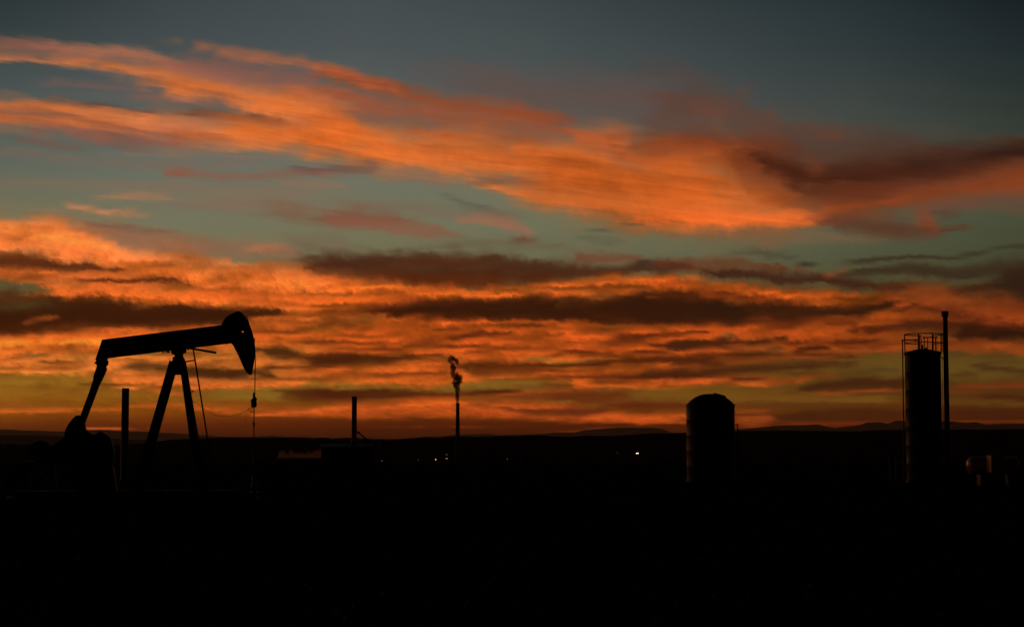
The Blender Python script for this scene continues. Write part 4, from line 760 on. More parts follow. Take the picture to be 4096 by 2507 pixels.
def build_brush():
    rnd = random.Random(5); m = MB()
    for i in range(2600):
        a = rnd.uniform(-.42, .42); r = 22*math.exp(rnd.random()*2.75)
        x, y = r*math.sin(a), r*math.cos(a); z = ground_z(x, y); s = rnd.uniform(.22, .55)
        for k in range(26):
            t = rnd.uniform(0, 6.283); e = rnd.uniform(.15, 1.5); q = s*rnd.uniform(.45, 1.0)
            c = Vector((x+q*math.cos(t)*math.cos(e), y+q*math.sin(t)*math.cos(e), z+q*math.sin(e)*.9))
            w = s*rnd.uniform(.12, .3); u = Vector((rnd.gauss(0, 1), rnd.gauss(0, 1), rnd.gauss(0, 1))).normalized()
            v = u.orthogonal().normalized()
            m.add([c-u*w, c+v*w*.45, c+u*w, c-v*w*.45], [(0, 1, 2, 3)])
    me = bpy.data.meshes.new('sagebrush'); me.from_pydata(m.v, [], m.f); o = bpy.data.objects.new('sagebrush', me)
    COL.objects.link(o); me.materials.append(M['brush'])
    tag(o, 'low dark sagebrush scattered over the foreground plain', 'shrubs', kind='stuff')
build_brush()

# ------------------------------------------------------------------ pumpjack
def build_pumpjack():
    fr = Frame(715, 100.0)
    root = thing('pumpjack', fr, 'large dark pumpjack with raised horse head over its well', 'pumpjack')
    P = lambda x, y, dy=0: fr.at(x/1.6757, 1150+y/1.6757, dy)          # points read off the side view
    xz = lambda l: [(P(x, y).x, P(x, y).z) for x, y in l]
    mt = M['pump']
    A, Bq, C, Dq, E_ = (685, 350), (1500, 250.5), (1552, 372), (722, 473), (640, 484)
    m = MB().prism(xz([A, Bq, C, Dq, E_]), -.02, .02)
    off = lambda p, q, t: None
    a, b, c, d, e = (P(*p) for p in (A, Bq, C, Dq, E_))
    dn = Vector((0, 0, -.025))
    m.bar(a+dn, b+dn, .05, .46); m.bar(d-dn, c-dn, .05, .46); m.bar(a+Vector((.02, 0, 0)), e+Vector((.02, 0, .0)), .04, .455); m.bar(e+Vector((.02, 0, .025)), d-dn, .05, .45)
    for t in (.2, .4, .52, .6, .8):
        m.bar(d.lerp(c, t)+Vector((0, 0, .05)), a.lerp(b, t)-Vector((0, 0, .05)), .025, .40)
    m.build('walking_beam', mt, root)
    H = lambda x, y: ((860+x/2.742)*1.0, 1230+y/2.742)
    hz = lambda l: [(fr.at(*H(x, y)).x, fr.at(*H(x, y)).z) for x, y in l]
    out = [(72,186),(74,172),(88,150),(100,132),(115,115),(132,100),(150,86),(172,75),(200,62),(225,50),(238,45),(265,43),(278,48),(291,60),(308,74),(325,97),(345,131),(365,175),(385,225),(405,280),(416,318),
           (425,355),(432,392),(437,430),(439,465),(438,500),(434,545),(430,590),(425,615),(418,650),(413,680),(408,705),(403,728),(399,736),(385,736),(365,724),(350,710),(335,690),(320,663),(300,617),(280,572),(260,530),(240,490),(222,455),(205,420),(180,388),(140,392),(120,400)]
    hole = [(305+13*math.cos(t), 265+10*math.sin(t)) for t in np.linspace(0, 2*math.pi, 20, endpoint=False)]
    hd = MB()
    for y0 in (-.25, .22): hd.prism(hz(out), y0, y0+.03, [hz(hole)])
    pts = [Vector((x, 0, z)) for x, z in hz(out)]; cen = sum(pts, Vector())/len(pts)
    pts = [p+(cen-p).normalized()*.02 for p in pts]
    for i in range(len(pts)): hd.bar(pts[i], pts[(i+1) % len(pts)], .03, .44)
    head = hd.build('horse_head', mt, root)
    MB().tube([Vector((hz([(305, 265)])[0][0], y, hz([(305, 265)])[0][1]-.075)) for y in (-.29, .29)], .02, 8).build('lock_pin', M['steel'], head)
    # bridle ropes over the head, carrier, polished rod
    path = [(1648, 190), (1672, 260), (1688, 305), (1698, 350), (1705, 400), (1708, 450), (1709, 500), (1707.5, 560), (1706.5, 640), (1705.5, 730)]
    for sgn in (-1, 1):
        MB().tube([P(x, y, 0)+Vector((.02, sgn*(.13 if i < 7 else .13-.03*(i-6)), 0)) for i, (x, y) in enumerate(path)], .022, 8).build('bridle_rope', M['rope'], root)
    MB().tube([P(1706, 338), P(1706.5, 372)], .022, 8).build('rope_anchor', M['steel'], root)
    cb = [(423,930),(434,930),(438,960),(446,985),(458,994),(459,1005),(455,1020),(456,1055),(464,1062),(456,1068),(452,1092),(397,1092),(398,1062),(394,1050),(396,1025),(390,1018),(396,1008),(408,1003),(404,994),(414,990),(418,972),(412,968),(418,950),(411,942),(420,938)]
    MB().prism(hz(cb), -.16, .16).build('carrier_bar', M['steel'], root)
    x0 = hz([(429, 1100)])[0][0]
    rod = MB().tube([Vector((x0, 0, hz([(0, 1080)])[0][1])), Vector((x0, 0, 1.0))], .028, 12)
    rod.build('polished_rod', M['steel'], root, smooth=True)
    cl = MB(); zc = hz([(0, 1275)])[0][1]
    cl.box((x0, 0, zc), (.10, .14, .18)); cl.box((x0-.06, 0, zc+.05), (.08, .05, .04)); cl.tube([(x0, 0, zc-.09), (x0, 0, zc-.30)], .036, 10)
    cl.build('rod_clamp', M['steel'], root)
    cc = MB()   # thin signal cable and its loose coil
    pth = [(1285,750),(1305,765),(1330,782),(1355,803),(1385,825),(1420,846),(1455,857),(1490,861),(1530,861),(1570,855),(1605,845),(1640,829),(1670,810),(1682,800)]
    cc.tube([P(x, y, -.12) for x, y in pth], .009, 6)
    cc.tube([P(1668, 812, -.1), P(1655, 830, -.1), P(1650, 850, -.1), P(1649, 900, -.1), P(1650, 940, -.1)], .006, 6)
    cc.tube([P(1668+14*t+9*math.cos(t*9), 822+10*math.sin(t*13)+6*t, -.1+.05*math.sin(t*5)) for t in np.linspace(0, 2, 40)], .007, 5)
    cc.tube([P(1666, 812, -.1), P(1702, 803, -.1)], .014, 6); cc.tube([P(1678, 815, -.1), P(1702, 818, -.1)], .009, 6)
    cc.build('signal_cable', M['rope'], root)
    # samson post
    ft = lambda x, y, sp: P(x, y)+Vector((0, sp, 0))
    for sp0, sp1 in ((-.2, -.95), (.2, .95)):
        t, bt = P(1166, 500), P(918, 1370)
        MB().bar(Vector((t.x, sp0, t.z)), Vector((bt.x, sp1, bt.z)), .50, .24, .52, .24).build('leg', mt, root)
        t, bt = P(1224, 500), P(1357, 1370)
        MB().bar(Vector((t.x, sp0, t.z)), Vector((bt.x, sp1, bt.z)), .36, .24, .56, .24).build('leg', mt, root)
    gs = MB()
    for y0 in (-.36, .32): gs.prism(xz([(1157,482),(1165,470),(1171,458),(1228,458),(1230,468),(1240,482),(1250,540),(1256,583),(1128,583),(1140,540)]), y0, y0+.04)
    gs.box(P(1190, 470)+Vector((0, 0, 0)), (.52, .7, .05))
    gs.build('top_plate', mt, root)
    sd = MB().prism(xz([(1146,418),(1146,425),(1150,444),(1160,446),(1172,452),(1170,468),(1230,468),(1227,450),(1232,440),(1250,436),(1250,408)]), -.30, .30)
    sd.tube([P(1199, 455, -.42), P(1199, 455, .42)], .16, 20)
    sd.build('saddle_bearing', M['steel'], root)
    ab = MB().tube([P(1089, 435), P(1146, 429)], .022, 8).box(P(1091, 435), (.05, .1, .10)).box(P(1128, 431), (.16, .1, .09))
    ab.build('adjusting_bolt', M['steel'], root)
    ab = MB().tube([P(1250, 414), P(1300, 409)], .022, 8).box(P(1262, 413), (.09, .1, .08)).box(P(1280, 411), (.09, .1, .08))
    ab.build('adjusting_bolt', M['steel'], root)
    MB().bar(P(1284, 408), P(1450, 437), .10, .35).build('service_arm', mt, root)
    MB().bar(P(1238, 497), P(1304, 487), .07, .08).build('ladder_bracket', mt, root)
    ld = MB()
    for y in (-.23, .23): ld.bar(P(1296, 415, 0)+Vector((0, y, 0)), P(1448, 1370, 0)+Vector((0, y, 0)), .075, .04)
    l0, l1 = P(1296, 415), P(1448, 1370)
    for i in range(1, 24): q = l0.lerp(l1, i/24); ld.tube([q+Vector((0, -.22, 0)), q+Vector((0, .22, 0))], .015, 6)
    ld.build('ladder', M['steel'], root)
    MB().bar(P(1270, 686), P(1302, 695), .04, .05).bar(P(1300, 693), P(1278, 711), .03, .05).build('cable_bracket', M['steel'], root)
    MB().bar(P(1280, 771), P(1304, 768), .025, .03).build('cable_hook', M['steel'], root)
    MB().bar(P(1263, 994), P(1290, 994), .025, .03).build('cable_hook', M['steel'], root)
    # equalizer and pitmans
    Q = lambda l: [(fr.at(360+x/8.375, 1380+y/8.375).x, fr.at(360+x/8.375, 1380+y/8.375).z) for x, y in l]
    MB().prism(Q([(170,480),(205,492),(217,520),(210,548),(180,580),(156,590),(156,612),(180,618),(200,640),(232,650),(236,712),(552,712),(556,682),(590,672),(608,650),(606,600),(622,560),(612,530),(590,500),(580,480),(600,440)]), -.45, .45).build('equalizer', M['steel'], root)
    slots = [Q([(252,820),(264,824),(200,1034),(172,1028)]), Q([(466,900),(484,906),(412,1104),(384,1096)])]
    low = [(250,1508),(5,1508)]
    z1 = lambda l: xz(l)
    for y0 in (-.42, .34):
        poly = Q([(240,700),(222,770),(110,1098),(130,1116),(104,1200),(8,1500)]) + z1([(540,862),(528,905),(522,935),(548,948),(566,920),(570,906)]) + Q([(256,1500),(306,1350),(350,1290),(362,1230),(400,1200),(402,1185),(572,796),(548,745),(552,700)])
        MB().prism(poly, y0, y0+.08, slots).build('pitman_arm', mt, root)
    # crank with counterweight, one each side
    Z = lambda l: [(fr.at(x, y).x, fr.at(x, y).z) for x, y in l]
    ck = [(339,1698),(330,1664),(322,1661.5),(310,1662),(305,1665),(300,1669),(291,1679),(282,1690),(274,1703),(268,1714),(264,1726),(262,1738),(262,1750),(268,1790),(290,1840),(330,1872),(380,1876),(405,1850),(402,1800),(375,1745),(363,1731),(352,1724),(343,1720)]
    for y0 in (-.98, .74):
        k = MB().prism(Z(ck), y0, y0+.24).build('crank', mt, root)
        cw = [(262,1738),(268,1714),(282,1690),(300,1669),(312,1680),(318,1720),(316,1765),(300,1800),(275,1790),(263,1765)]
        MB().prism([(x+.012, z-.02) for x, z in Z(cw)], y0-.10 if y0 < 0 else y0+.245, y0-.005 if y0 < 0 else y0+.34).build('counterweight', M['steel'], k)
    gr = MB().prism(Z([(352,1722),(362,1730),(368,1736),(388,1736),(389,1731),(399,1731),(400,1728),(397,1727),(399,1725.5),(409,1725.5),(411,1727),(409,1728),(410,1731),(420,1731),(422,1736),(430,1739),(438,1745),(445,1755),(449,1765),(451,1775),(452,1785),(457,1800),(458,1812),(456,1830),(450,1848),(440,1860),(330,1862),(322,1800),(330,1750)]), -.62, .62)
    gr.build('gear_reducer', mt, root)
    MB().prism(Z([(325,1860),(452,1860),(470,1962),(305,1962)]), -.7, .7).build('reducer_pedestal', mt, root)
    c = fr.at(167, 1805)
    AX = Matrix.Rotation(R(90), 3, 'X')
    MB().lathe([(.02, -.1), (.5, -.1), (.575, -.06), (.575, .14), (.5, .18), (.02, .18)], 48, (c.x, -.70, c.z), AX).build('sheave_guard', mt, root, smooth=True)
    bg = [(140,1835),(167,1760),(190,1766),(208,1788),(262,1748),(300,1735),(360,1790),(345,1850),(205,1846)]
    MB().prism(Z(bg), -.68, -.64).prism(Z(bg), -.90, -.86).build('belt_guard', mt, root)
    mo = MB().lathe([(.02, -.5), (.36, -.5), (.38, -.4), (.38, .35), (.34, .45), (.02, .45)], 32, (c.x, 0, c.z-.12), AX)
    for k in range(12): mo.box((c.x, -.36+k*.065, c.z-.12), (.80, .012, .40))
    mo.build('motor', M['steel'], root)
    mb = MB()
    f0, f1 = fr.at(125, 1846), fr.at(212, 1846); g0, g1 = fr.at(112, 1962), fr.at(228, 1962)
    for y in (-.5, .5):
        mb.bar(f0+Vector((0, y, 0)), g0+Vector((0, y, 0)), .10, .10); mb.bar(f1+Vector((0, y, 0)), g1+Vector((0, y, 0)), .10, .10)
    mb.box(fr.at(168, 1848), (1.45, 1.2, .09)); mb.bar(f0, g1, .07, .07)
    mb.build('motor_stand', mt, root)
    b0, b1 = fr.at(58, 1974), fr.at(985, 1974)
    sk = MB()
    for y in (-.95, .95):
        sk.box(((b0.x+b1.x)/2, y, b0.z+.13), (b1.x-b0.x, .30, .04)); sk.box(((b0.x+b1.x)/2, y, b0.z-.14), (b1.x-b0.x, .30, .04)); sk.box(((b0.x+b1.x)/2, y, b0.z), (b1.x-b0.x, .03, .235))
    for k in range(9): sk.box((b0.x+.1+(b1.x-b0.x-.2)*k/8, 0, b0.z-.02), (.16, 1.85, .20))
    sk.build('base_skid', mt, root)
    MB().box(((b0.x+b1.x)/2, 0, b0.z-.28), (b1.x-b0.x+.8, 2.8, .235)).build('foundation', M['concrete'], root)
    g = MB().bar(fr.at(461, 1866, -1.05), fr.at(474, 1918, -1.05), .06, .05).bar(fr.at(461, 1866, -1.05), fr.at(440, 1858, -1.05), .05, .05).bar(fr.at(474, 1918, -1.05), fr.at(480, 1965, -1.05), .05, .05)
    g.build('glint_bar', M['white'], root)  # light coloured bar added to stand in for a glint on the guard edge
    return fr
build_pumpjack()

fr = Frame(1017, 100.6)
w = thing('wellhead', fr, 'stubby flanged wellhead under the horse head of the pumpjack', 'wellhead')
zc = 1.55
MB().lathe([(.24, 0), (.24, .25), (.34, .25), (.34, .33), (.2, .33), (.2, .55), (.3, .55), (.3, .62), (.14, .62), (.14, .95), (.2, .95), (.2, 1.02), (.09, 1.02), (.09, 1.35), (.12, 1.35), (.12, 1.5), (.05, 1.5)], 24).build('casing_head', M['steel'], w, smooth=True)
MB().tube([(-.1, 0, .78), (-1.1, 0, .78), (-1.3, 0, .6), (-1.3, 0, .05)], .06, 10).build('flow_line', M['steel'], w, smooth=True)
v = MB().tube([(.14, 0, .78), (.5, 0, .78)], .055, 10).build('side_valve', M['steel'], w)
MB().ring((0, 0, 0), .14, .016, 24, 6).build('handle', M['steel'], v, loc=(.5, 0, .95))

# ------------------------------------------------------------------ flue pipe behind the pumpjack
fr = Frame(499, 164.0)
t = thing('exhaust_stack', fr, 'plain vertical stack standing behind the beam of the pumpjack', 'stack')
top = fr.at(499, 1552).z; rr = (fr.at(514, 1700).x-fr.at(484, 1700).x)/2
prof = [(rr*1.02, 0), (rr*1.02, top*.5), (rr*1.0, top*.5), (rr*.99, top-.02), (rr*1.03, top-.02), (rr*1.03, top+.0), (rr*.86, top), (rr*.86, top-.6)]
MB().lathe(prof, 40).build('pipe', M['pipe'], t, smooth=True)
MB().lathe([(rr*1.5, 0), (rr*1.5, .08), (rr*1.06, .08), (rr*1.06, 0)], 40).build('base_flange', M['steel'], t)
for k in range(4):
    a_ = k*math.pi/2+.6; MB().box((rr*1.06*math.cos(a_), rr*1.06*math.sin(a_), top-.3), (.08, .08, .16)).build('lifting_lug', M['steel'], t)

# ------------------------------------------------------------------ equipment shed with flue
fr = Frame(1387, 191.0)
t = thing('equipment_shed', fr, 'low dark equipment shed with a tall flue and slanting pipe beside the steam', 'shed')
xl, xr = fr.at(1286, 1790).x, fr.at(1488, 1790).x; zt = fr.at(1387, 1776).z
wl = MB().prism([(xl, 0), (xr, 0), (xr, zt-.25), (xl, zt-.25)], -2.0, 2.2)
for k in range(27): wl.box((xl+.1+(xr-xl-.2)*k/26, -2.02, (zt-.3)/2), (.05, .04, zt-.35))
wl.build('wall', M['shed'], t)
# roof: low gable, ridge along x
rf = MB()
for s_ in (-1, 1):
    rf.add([(xl-.15, .1, zt+.08), (xr+.15, .1, zt+.08), (xr+.15, .1+s_*2.3, zt-.28), (xl-.15, .1+s_*2.3, zt-.28), (xl-.15, .1, zt+.0), (xr+.15, .1, zt+.0), (xr+.15, .1+s_*2.3, zt-.36), (xl-.15, .1+s_*2.3, zt-.36)],
           [(0, 1, 2, 3), (4, 7, 6, 5), (0, 4, 5, 1), (2, 6, 7, 3), (1, 5, 6, 2), (0, 3, 7, 4)])
rf.build('roof', M['shed'], t)
d_ = MB().box((xl+1.6, -2.06, 1.02), (.95, .05, 2.0)).build('door', M['shed'], t)
MB().box((xl+1.95, -2.11, 1.0), (.05, .05, .14)).build('handle', M['steel'], d_)
cx = fr.at(1417, 1700).x; rr = (fr.at(1427, 1700).x-fr.at(1406.5, 1700).x)/2; zp = fr.at(1417, 1585).z
MB().lathe([(rr, zt-.2), (rr, zp-.9), (rr*1.03, zp-.3), (rr*1.03, zp), (rr*.9, zp), (rr*.9, zp-.4)], 32, (cx, .1, 0)).build('flue', M['pipe'], t, smooth=True)
p0, p1, p2 = fr.at(1424, 1722), fr.at(1435, 1730), fr.at(1490, 1775)
MB().tube([p0+Vector((0, .1, 0)), p1+Vector((0, .1, 0)), p2+Vector((0, .1, 0)), Vector((p2.x+.1, .1, .05))], .075, 12).box(p1+Vector((0, .1, 0)), (.22, .22, .24)).build('slanting_pipe', M['pipe'], t, smooth=True)

# ------------------------------------------------------------------ domed storage tank
fr = Frame(2842, 160.0)
t = thing('storage_tank', fr, 'squat domed storage tank with a hatch on its roof', 'tank')
cx = fr.at(2842, 1700).x; rr = (fr.at(2939, 1750).x-fr.at(2745.5, 1750).x)/2
zs = fr.at(2842, 1619).z; zt = fr.at(2842, 1574).z
prof = [(rr*1.03, 0), (rr*1.03, .12), (rr, .12)]
for k in range(1, 5): prof += [(rr, zs*k/5), (rr*1.002, zs*k/5+.01), (rr*1.002, zs*k/5+.05), (rr, zs*k/5+.06)]
prof += [(rr*.998, zs-.35), (rr*1.012, zs-.2), (rr*1.015, zs)]
Rd = ((rr)**2+(zt-zs)**2)/(2*(zt-zs))
for k in range(1, 15):
    r_ = rr*(1-k/14.0)*.985
    prof.append((max(r_, .01), zs+.02+(zt-zs)*.97*(1-(r_/rr)**2.5)))
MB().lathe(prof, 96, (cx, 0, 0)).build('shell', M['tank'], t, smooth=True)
h0, h1 = fr.at(2853, 1574), fr.at(2903, 1587)
hc = (h0+h1)/2; ang = math.atan2(h1.z-h0.z, h1.x-h0.x)
MB().lathe([(.02, -.2), (.56, -.2), (.56, .03), (.50, .08), (.02, .10)], 32, (hc.x, -.3, hc.z), Matrix.Rotation(-ang, 3, 'Y')).build('hatch', M['steel'], t, smooth=True)
q = [fr.at(2936, 1698), fr.at(2949.5, 1698), fr.at(2949.5, 1716), fr.at(2951, 1718)]
MB().tube([q[0], q[1], q[2]], .045, 10).tube([fr.at(2949.5, 1694), fr.at(2949.5, 1700)], .07, 10).tube([fr.at(2951, 1716), Vector((fr.at(2953, 1800).x, 0, .1))], .075, 10).build('drain_pipe', M['pipe'], t, smooth=True)
for x_, y_ in ((2743.5, 1647), (2743.5, 1658), (2940.5, 1643), (2940.5, 1654)): MB().box(fr.at(x_, y_), (.12, .10, .045)).build('lifting_lug', M['steel'], t)
mw = MB().lathe([(.02, 0), (.34, 0), (.34, .12), (.02, .14)], 24, (cx-.8, -rr*.93, 1.0), Matrix.Rotation(R(90), 3, 'X') @ Matrix.Rotation(R(0), 3, 'Z')).build('manway', M['steel'], t)

# ------------------------------------------------------------------ tall treater with railed top and stack
fr = Frame(3692, 160.0)
t = thing('heater_treater', fr, 'tall slim cylindrical tank with a railed top and a capped stack alongside', 'treater tank')
G = lambda x, y, dy=0: fr.at(3560+x/5.027, 1220+y/5.027, dy)
cx = G(654, 900).x; rr = (G(1016, 1200).x-G(292, 1200).x)/2
z1, z0 = G(654, 990).z, G(654, 940).z; zt = G(654, 878).z
prof = [(rr*1.05, 0), (rr*1.05, .15), (rr, .15)]
for k in range(1, 7): prof += [(rr, z1*k/7), (rr*1.003, z1*k/7+.01), (rr*1.003, z1*k/7+.05), (rr, z1*k/7+.06)]
prof += [(rr, z1-.1), (rr*1.05, z1-.02), (rr*1.055, z1+.12), (rr*1.03, z0), (rr*.98, z0+.02), (rr*.68, z0+.08), (rr*.45, z0+.19), (rr*.28, zt-.03), (.01, zt)]
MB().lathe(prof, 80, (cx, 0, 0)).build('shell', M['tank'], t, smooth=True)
rc = G(682, 590); Rr = (G(1072, 590).x-G(288, 590).x)/2; zm = G(682, 762).z
rl = MB()
c_u, c_m = (rc.x, 0, rc.z), (rc.x-.06, 0, zm)
ga0, ga1 = math.acos((G(865, 600).x-rc.x)/Rr), math.acos((G(622, 600).x-rc.x)/Rr)
rl.arc(c_u, Rr, .042, ga1, 2*math.pi+ga0, 80)
rl.arc(c_m, Rr*.97, .036, ga1, 2*math.pi+ga0, 80)
def post(px_, back, r_=.045, zb=None):
    x = G(px_, 600).x-rc.x; y = math.sqrt(max(Rr*Rr-x*x, 0))*(1 if back else -1)
    rl.tube([(rc.x+x, y, rc.z), (rc.x+x*.985, y*.975, (z0-.05) if zb is None else zb)], r_, 10)
post(291, 0, .05); post(573, 0, .05); post(622, 1); post(868, 1); post(850, 0, .055); post(1026, 0, .055); post(1066, 1, .045)
rl.build('guard_rail', M['steel'], t, smooth=True)
hf = MB()
hf.tube([G(672, 650, .2), G(945, 648, .2)], .05, 10); hf.ball(G(678, 650, .2), .085); hf.box(G(940, 648, .2), (.12, .12, .14))
for x_ in (690, 757): hf.tube([G(x_, 655, .2), G(x_, 880, .2)], .035, 8)
hf.tube([G(916, 655, .2), G(922, 925, .2)], .055, 8); hf.tube([G(948, 660, .2), G(950, 925, .2)], .012, 6); hf.tube([G(668, 660, .2), G(668, 880, .2)], .008, 6)
hf.build('hatch_frame', M['steel'], t, smooth=True)
vp = MB().tube([G(556, 702, -.1), G(270, 704, -.1), G(254, 706, -.1), G(250, 725, -.1), Vector((G(250, 725).x, -.1, .1))], .052, 12)
vp.ball(G(508, 706, -.1), .10); vp.box(G(250, 712, -.1), (.14, .14, .14)); vp.build('vent_line', M['pipe'], t, smooth=True)
MB().tube([G(578, 600, -.1), G(578, 630, -.1)], .06, 12, .10).tube([G(578, 630, -.1), G(580, 890, -.1)], .10, 14).build('standpipe', M['pipe'], t, smooth=True)
MB().tube([G(655, 815, -.1), G(655, 890, -.1)], .07, 12).ball(G(655, 815, -.1), .07).ball(G(725, 878, -.1), .11).build('relief_vent', M['steel'], t, smooth=True)
sx = G(1116, 600, -.1).x; sr = (G(1166, 600).x-G(1066, 600).x)/2; ztop = G(1110, 126).z; zcap = G(1110, 232).z
st = MB().lathe([(sr*1.06, 0), (sr*1.04, zcap*.7), (sr, zcap*.7+.01), (sr*.97, zcap), (sr*.9, zcap)], 32, (sx, -.1, 0)).build('stack', M['pipe'], t, smooth=True)
cr_ = (G(1178, 200).x-G(1038, 200).x)/2
MB().lathe([(sr*.98, zcap-.03), (cr_*.96, zcap-.03), (cr_, zcap+.04), (cr_, ztop-.05), (cr_*.96, ztop), (cr_*.8, ztop), (cr_*.8, zcap+.1)], 32, (sx-.02, -.1, 0)).build('cap', M['pipe'], st, smooth=True)
MB().tube([G(1008, 1026, -.1), G(1074, 1082, -.1)], .04, 8).build('stack_brace', M['steel'], t)
MB().box(G(1168, 1096, -.1), (.06, .08, .10)).build('clamp', M['steel'], st)
rg = MB()
for k in range(28): rg.box((cx+rr+.12, .0, .5+k*.36), (.02, .42, .03))
for y in (-.2, .2): rg.box((cx+rr+.12, y, 5.4), (.03, .03, 10.3))
rg.build('ladder', M['steel'], t)

# ------------------------------------------------------------------ pressure vessel, cabinet and meter box at the right
fr = Frame(3888, 150.0)
t = thing('pressure_vessel', fr, 'horizontal pressure vessel whose rounded end catches the orange sky', 'vessel')
c0 = fr.at(3888, 1861); rv = .69
dirv = Vector((math.cos(R(28)), math.sin(R(28)), 0))
AXV = Matrix((Vector((0, 0, 1)).cross(dirv), Vector((0, 0, 1)), dirv)).transposed()
pr = [(max(rv*math.sin(a_), .002), -.36*math.cos(a_)) for a_ in np.linspace(0, math.pi/2, 12)] + [(rv, 3.6)] + [(max(rv*math.cos(a_), .002), 3.6+.36*math.sin(a_)) for a_ in np.linspace(0, math.pi/2, 12)[1:]]
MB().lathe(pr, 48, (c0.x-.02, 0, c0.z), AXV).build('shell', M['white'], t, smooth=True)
for k in (.6, 3.0):
    q_ = Vector((c0.x, 0, 0))+dirv*k
    MB().box((q_.x, q_.y, (c0.z-rv)/2+.08), (.09, .62, c0.z-rv+.22), Matrix.Rotation(R(28), 3, 'Z')).build('saddle_support', M['pump'], t)
fr = Frame(3956, 150.0)
t = thing('steel_cabinet', fr, 'upright steel cabinet on legs with one orange lit side, beside the rounded vessel end', 'cabinet')
zc0, zc1 = fr.at(3956, 1886).z, fr.at(3956, 1821).z; wv = fr.at(3965, 1850).x-fr.at(3947, 1850).x
rot = Matrix.Rotation(R(-62), 3, 'Z')
cxx = fr.at(3947, 1850).x
bw, bd = 1.1, wv/math.sin(R(28))*.52
# left side face spans the width seen; the front turns away into the dark
def cab(m, z_a, z_b, g=0.0):
    A_ = Vector((cxx-g, -1.4, 0)); B_ = A_+Vector((wv+g, -1.3, 0)); C_ = B_+Vector((1.05+g, .3, 0)); D_ = A_+Vector((1.05, .3, 0))
    vs = [(p.x, p.y, z) for z in (z_a, z_b) for p in (A_, B_, C_, D_)]
    return m.add(vs, [(3, 2, 1, 0), (4, 5, 6, 7), (0, 1, 5, 4), (1, 2, 6, 5), (2, 3, 7, 6), (3, 0, 4, 7)])
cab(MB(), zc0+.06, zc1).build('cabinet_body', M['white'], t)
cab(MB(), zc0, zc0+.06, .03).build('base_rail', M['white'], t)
cab(MB(), zc1, zc1+.05, .05).build('roof', M['shed'], t)
for q_ in ((cxx+.08, -1.5), (cxx+wv+.03, -2.6), (cxx+wv+.95, -2.35), (cxx+.98, -1.2)): MB().box((q_[0], q_[1], zc0/2), (.07, .07, zc0)).build('leg', M['steel'], t)
fr = Frame(3598, 158.0)
t = thing('meter_box', fr, 'small pale meter box on a post at the foot of the tall railed tank', 'meter box')
zc0, zc1 = fr.at(3598, 1863).z, fr.at(3598, 1839).z
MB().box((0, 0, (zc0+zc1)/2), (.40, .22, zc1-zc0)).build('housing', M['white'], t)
MB().box((0, 0, zc1+.03), (.62, .40, .05)).build('hood', M['shed'], t)
MB().box((0, 0, zc0/2), (.09, .09, zc0)).build('post', M['steel'], t)
fr = Frame(3570, 156.0)
t = thing('valve_manifold', fr, 'small pipe manifold just left of the pale meter box', 'manifold')
zz = fr.at(3570, 1827).z
MB().tube([(-.25, 0, zz-.04), (.25, 0, zz)], .05, 10).tube([(-.25, 0, zz-.04), (-.25, 0, 0)], .045, 10).tube([(.25, 0, zz), (.25, 0, 0)], .045, 10).build('pipe', M['steel'], t, smooth=True)
MB().ring((0, 0, zz+.22), .12, .014, 20, 6).tube([(0, 0, zz), (0, 0, zz+.22)], .015, 6).build('valve', M['steel'], t)

# post cut by the left edge of the view
fr = Frame(1, 110.0)
t = thing('marker_post', fr, 'thick dark marker post at the far left edge of the view', 'post')
zt = fr.at(1, 1839).z
MB().lathe([(.085, 0), (.085, zt-.12), (.10, zt-.12), (.10, zt-.02), (.06, zt), (.01, zt)], 20).build('pipe', M['steel'], t, smooth=True)
MB().box((0, -.11, zt-.5), (.22, .02, .3)).build('plate', M['steel'], t)

# ------------------------------------------------------------------ far off: power station chimney, cooling tower, lights
fr = Frame(1833, 3500.0, FLOOR)
t = thing('chimney', fr, 'very tall tapering power station chimney trailing dark smoke', 'chimney')
zt = fr.at(1833, 1610.5).z; k_ = 3500/7395
rt, rb = 6.7*k_, 9.6*k_
cx = fr.at(1831, 1611).x
cxb = fr.at(1833, 1611).x
pr = [(rb*1.1, -2), (rb, 12)]+[(rb+(rt-rb)*u_, zt*u_) for u_ in np.linspace(.15, .97, 12)]+[(rt*1.08, zt*.975), (rt*1.1, zt), (rt*.85, zt), (rt*.85, zt-4)]
MB().lathe(pr, 40, (cxb-2*k_, 0, 0)).build('shaft', M['chimney'], t, smooth=True)
CX = cxb-2*k_
zr = fr.at(1833, 1720).z
MB().lathe([(8.0*k_, zr), (11.5*k_, zr), (11.5*k_, zr+.5), (8.0*k_, zr+.5)], 40, (CX, 0, 0)).ring((CX, 0, zr+1.8), 11.4*k_, .12, 40, 5).build('platform', M['plant'], t)
zr2 = fr.at(1833, 1619).z
MB().ring((CX, 0, zr2), rt*1.12, .35, 40, 6).build('collar', M['plant'], t)

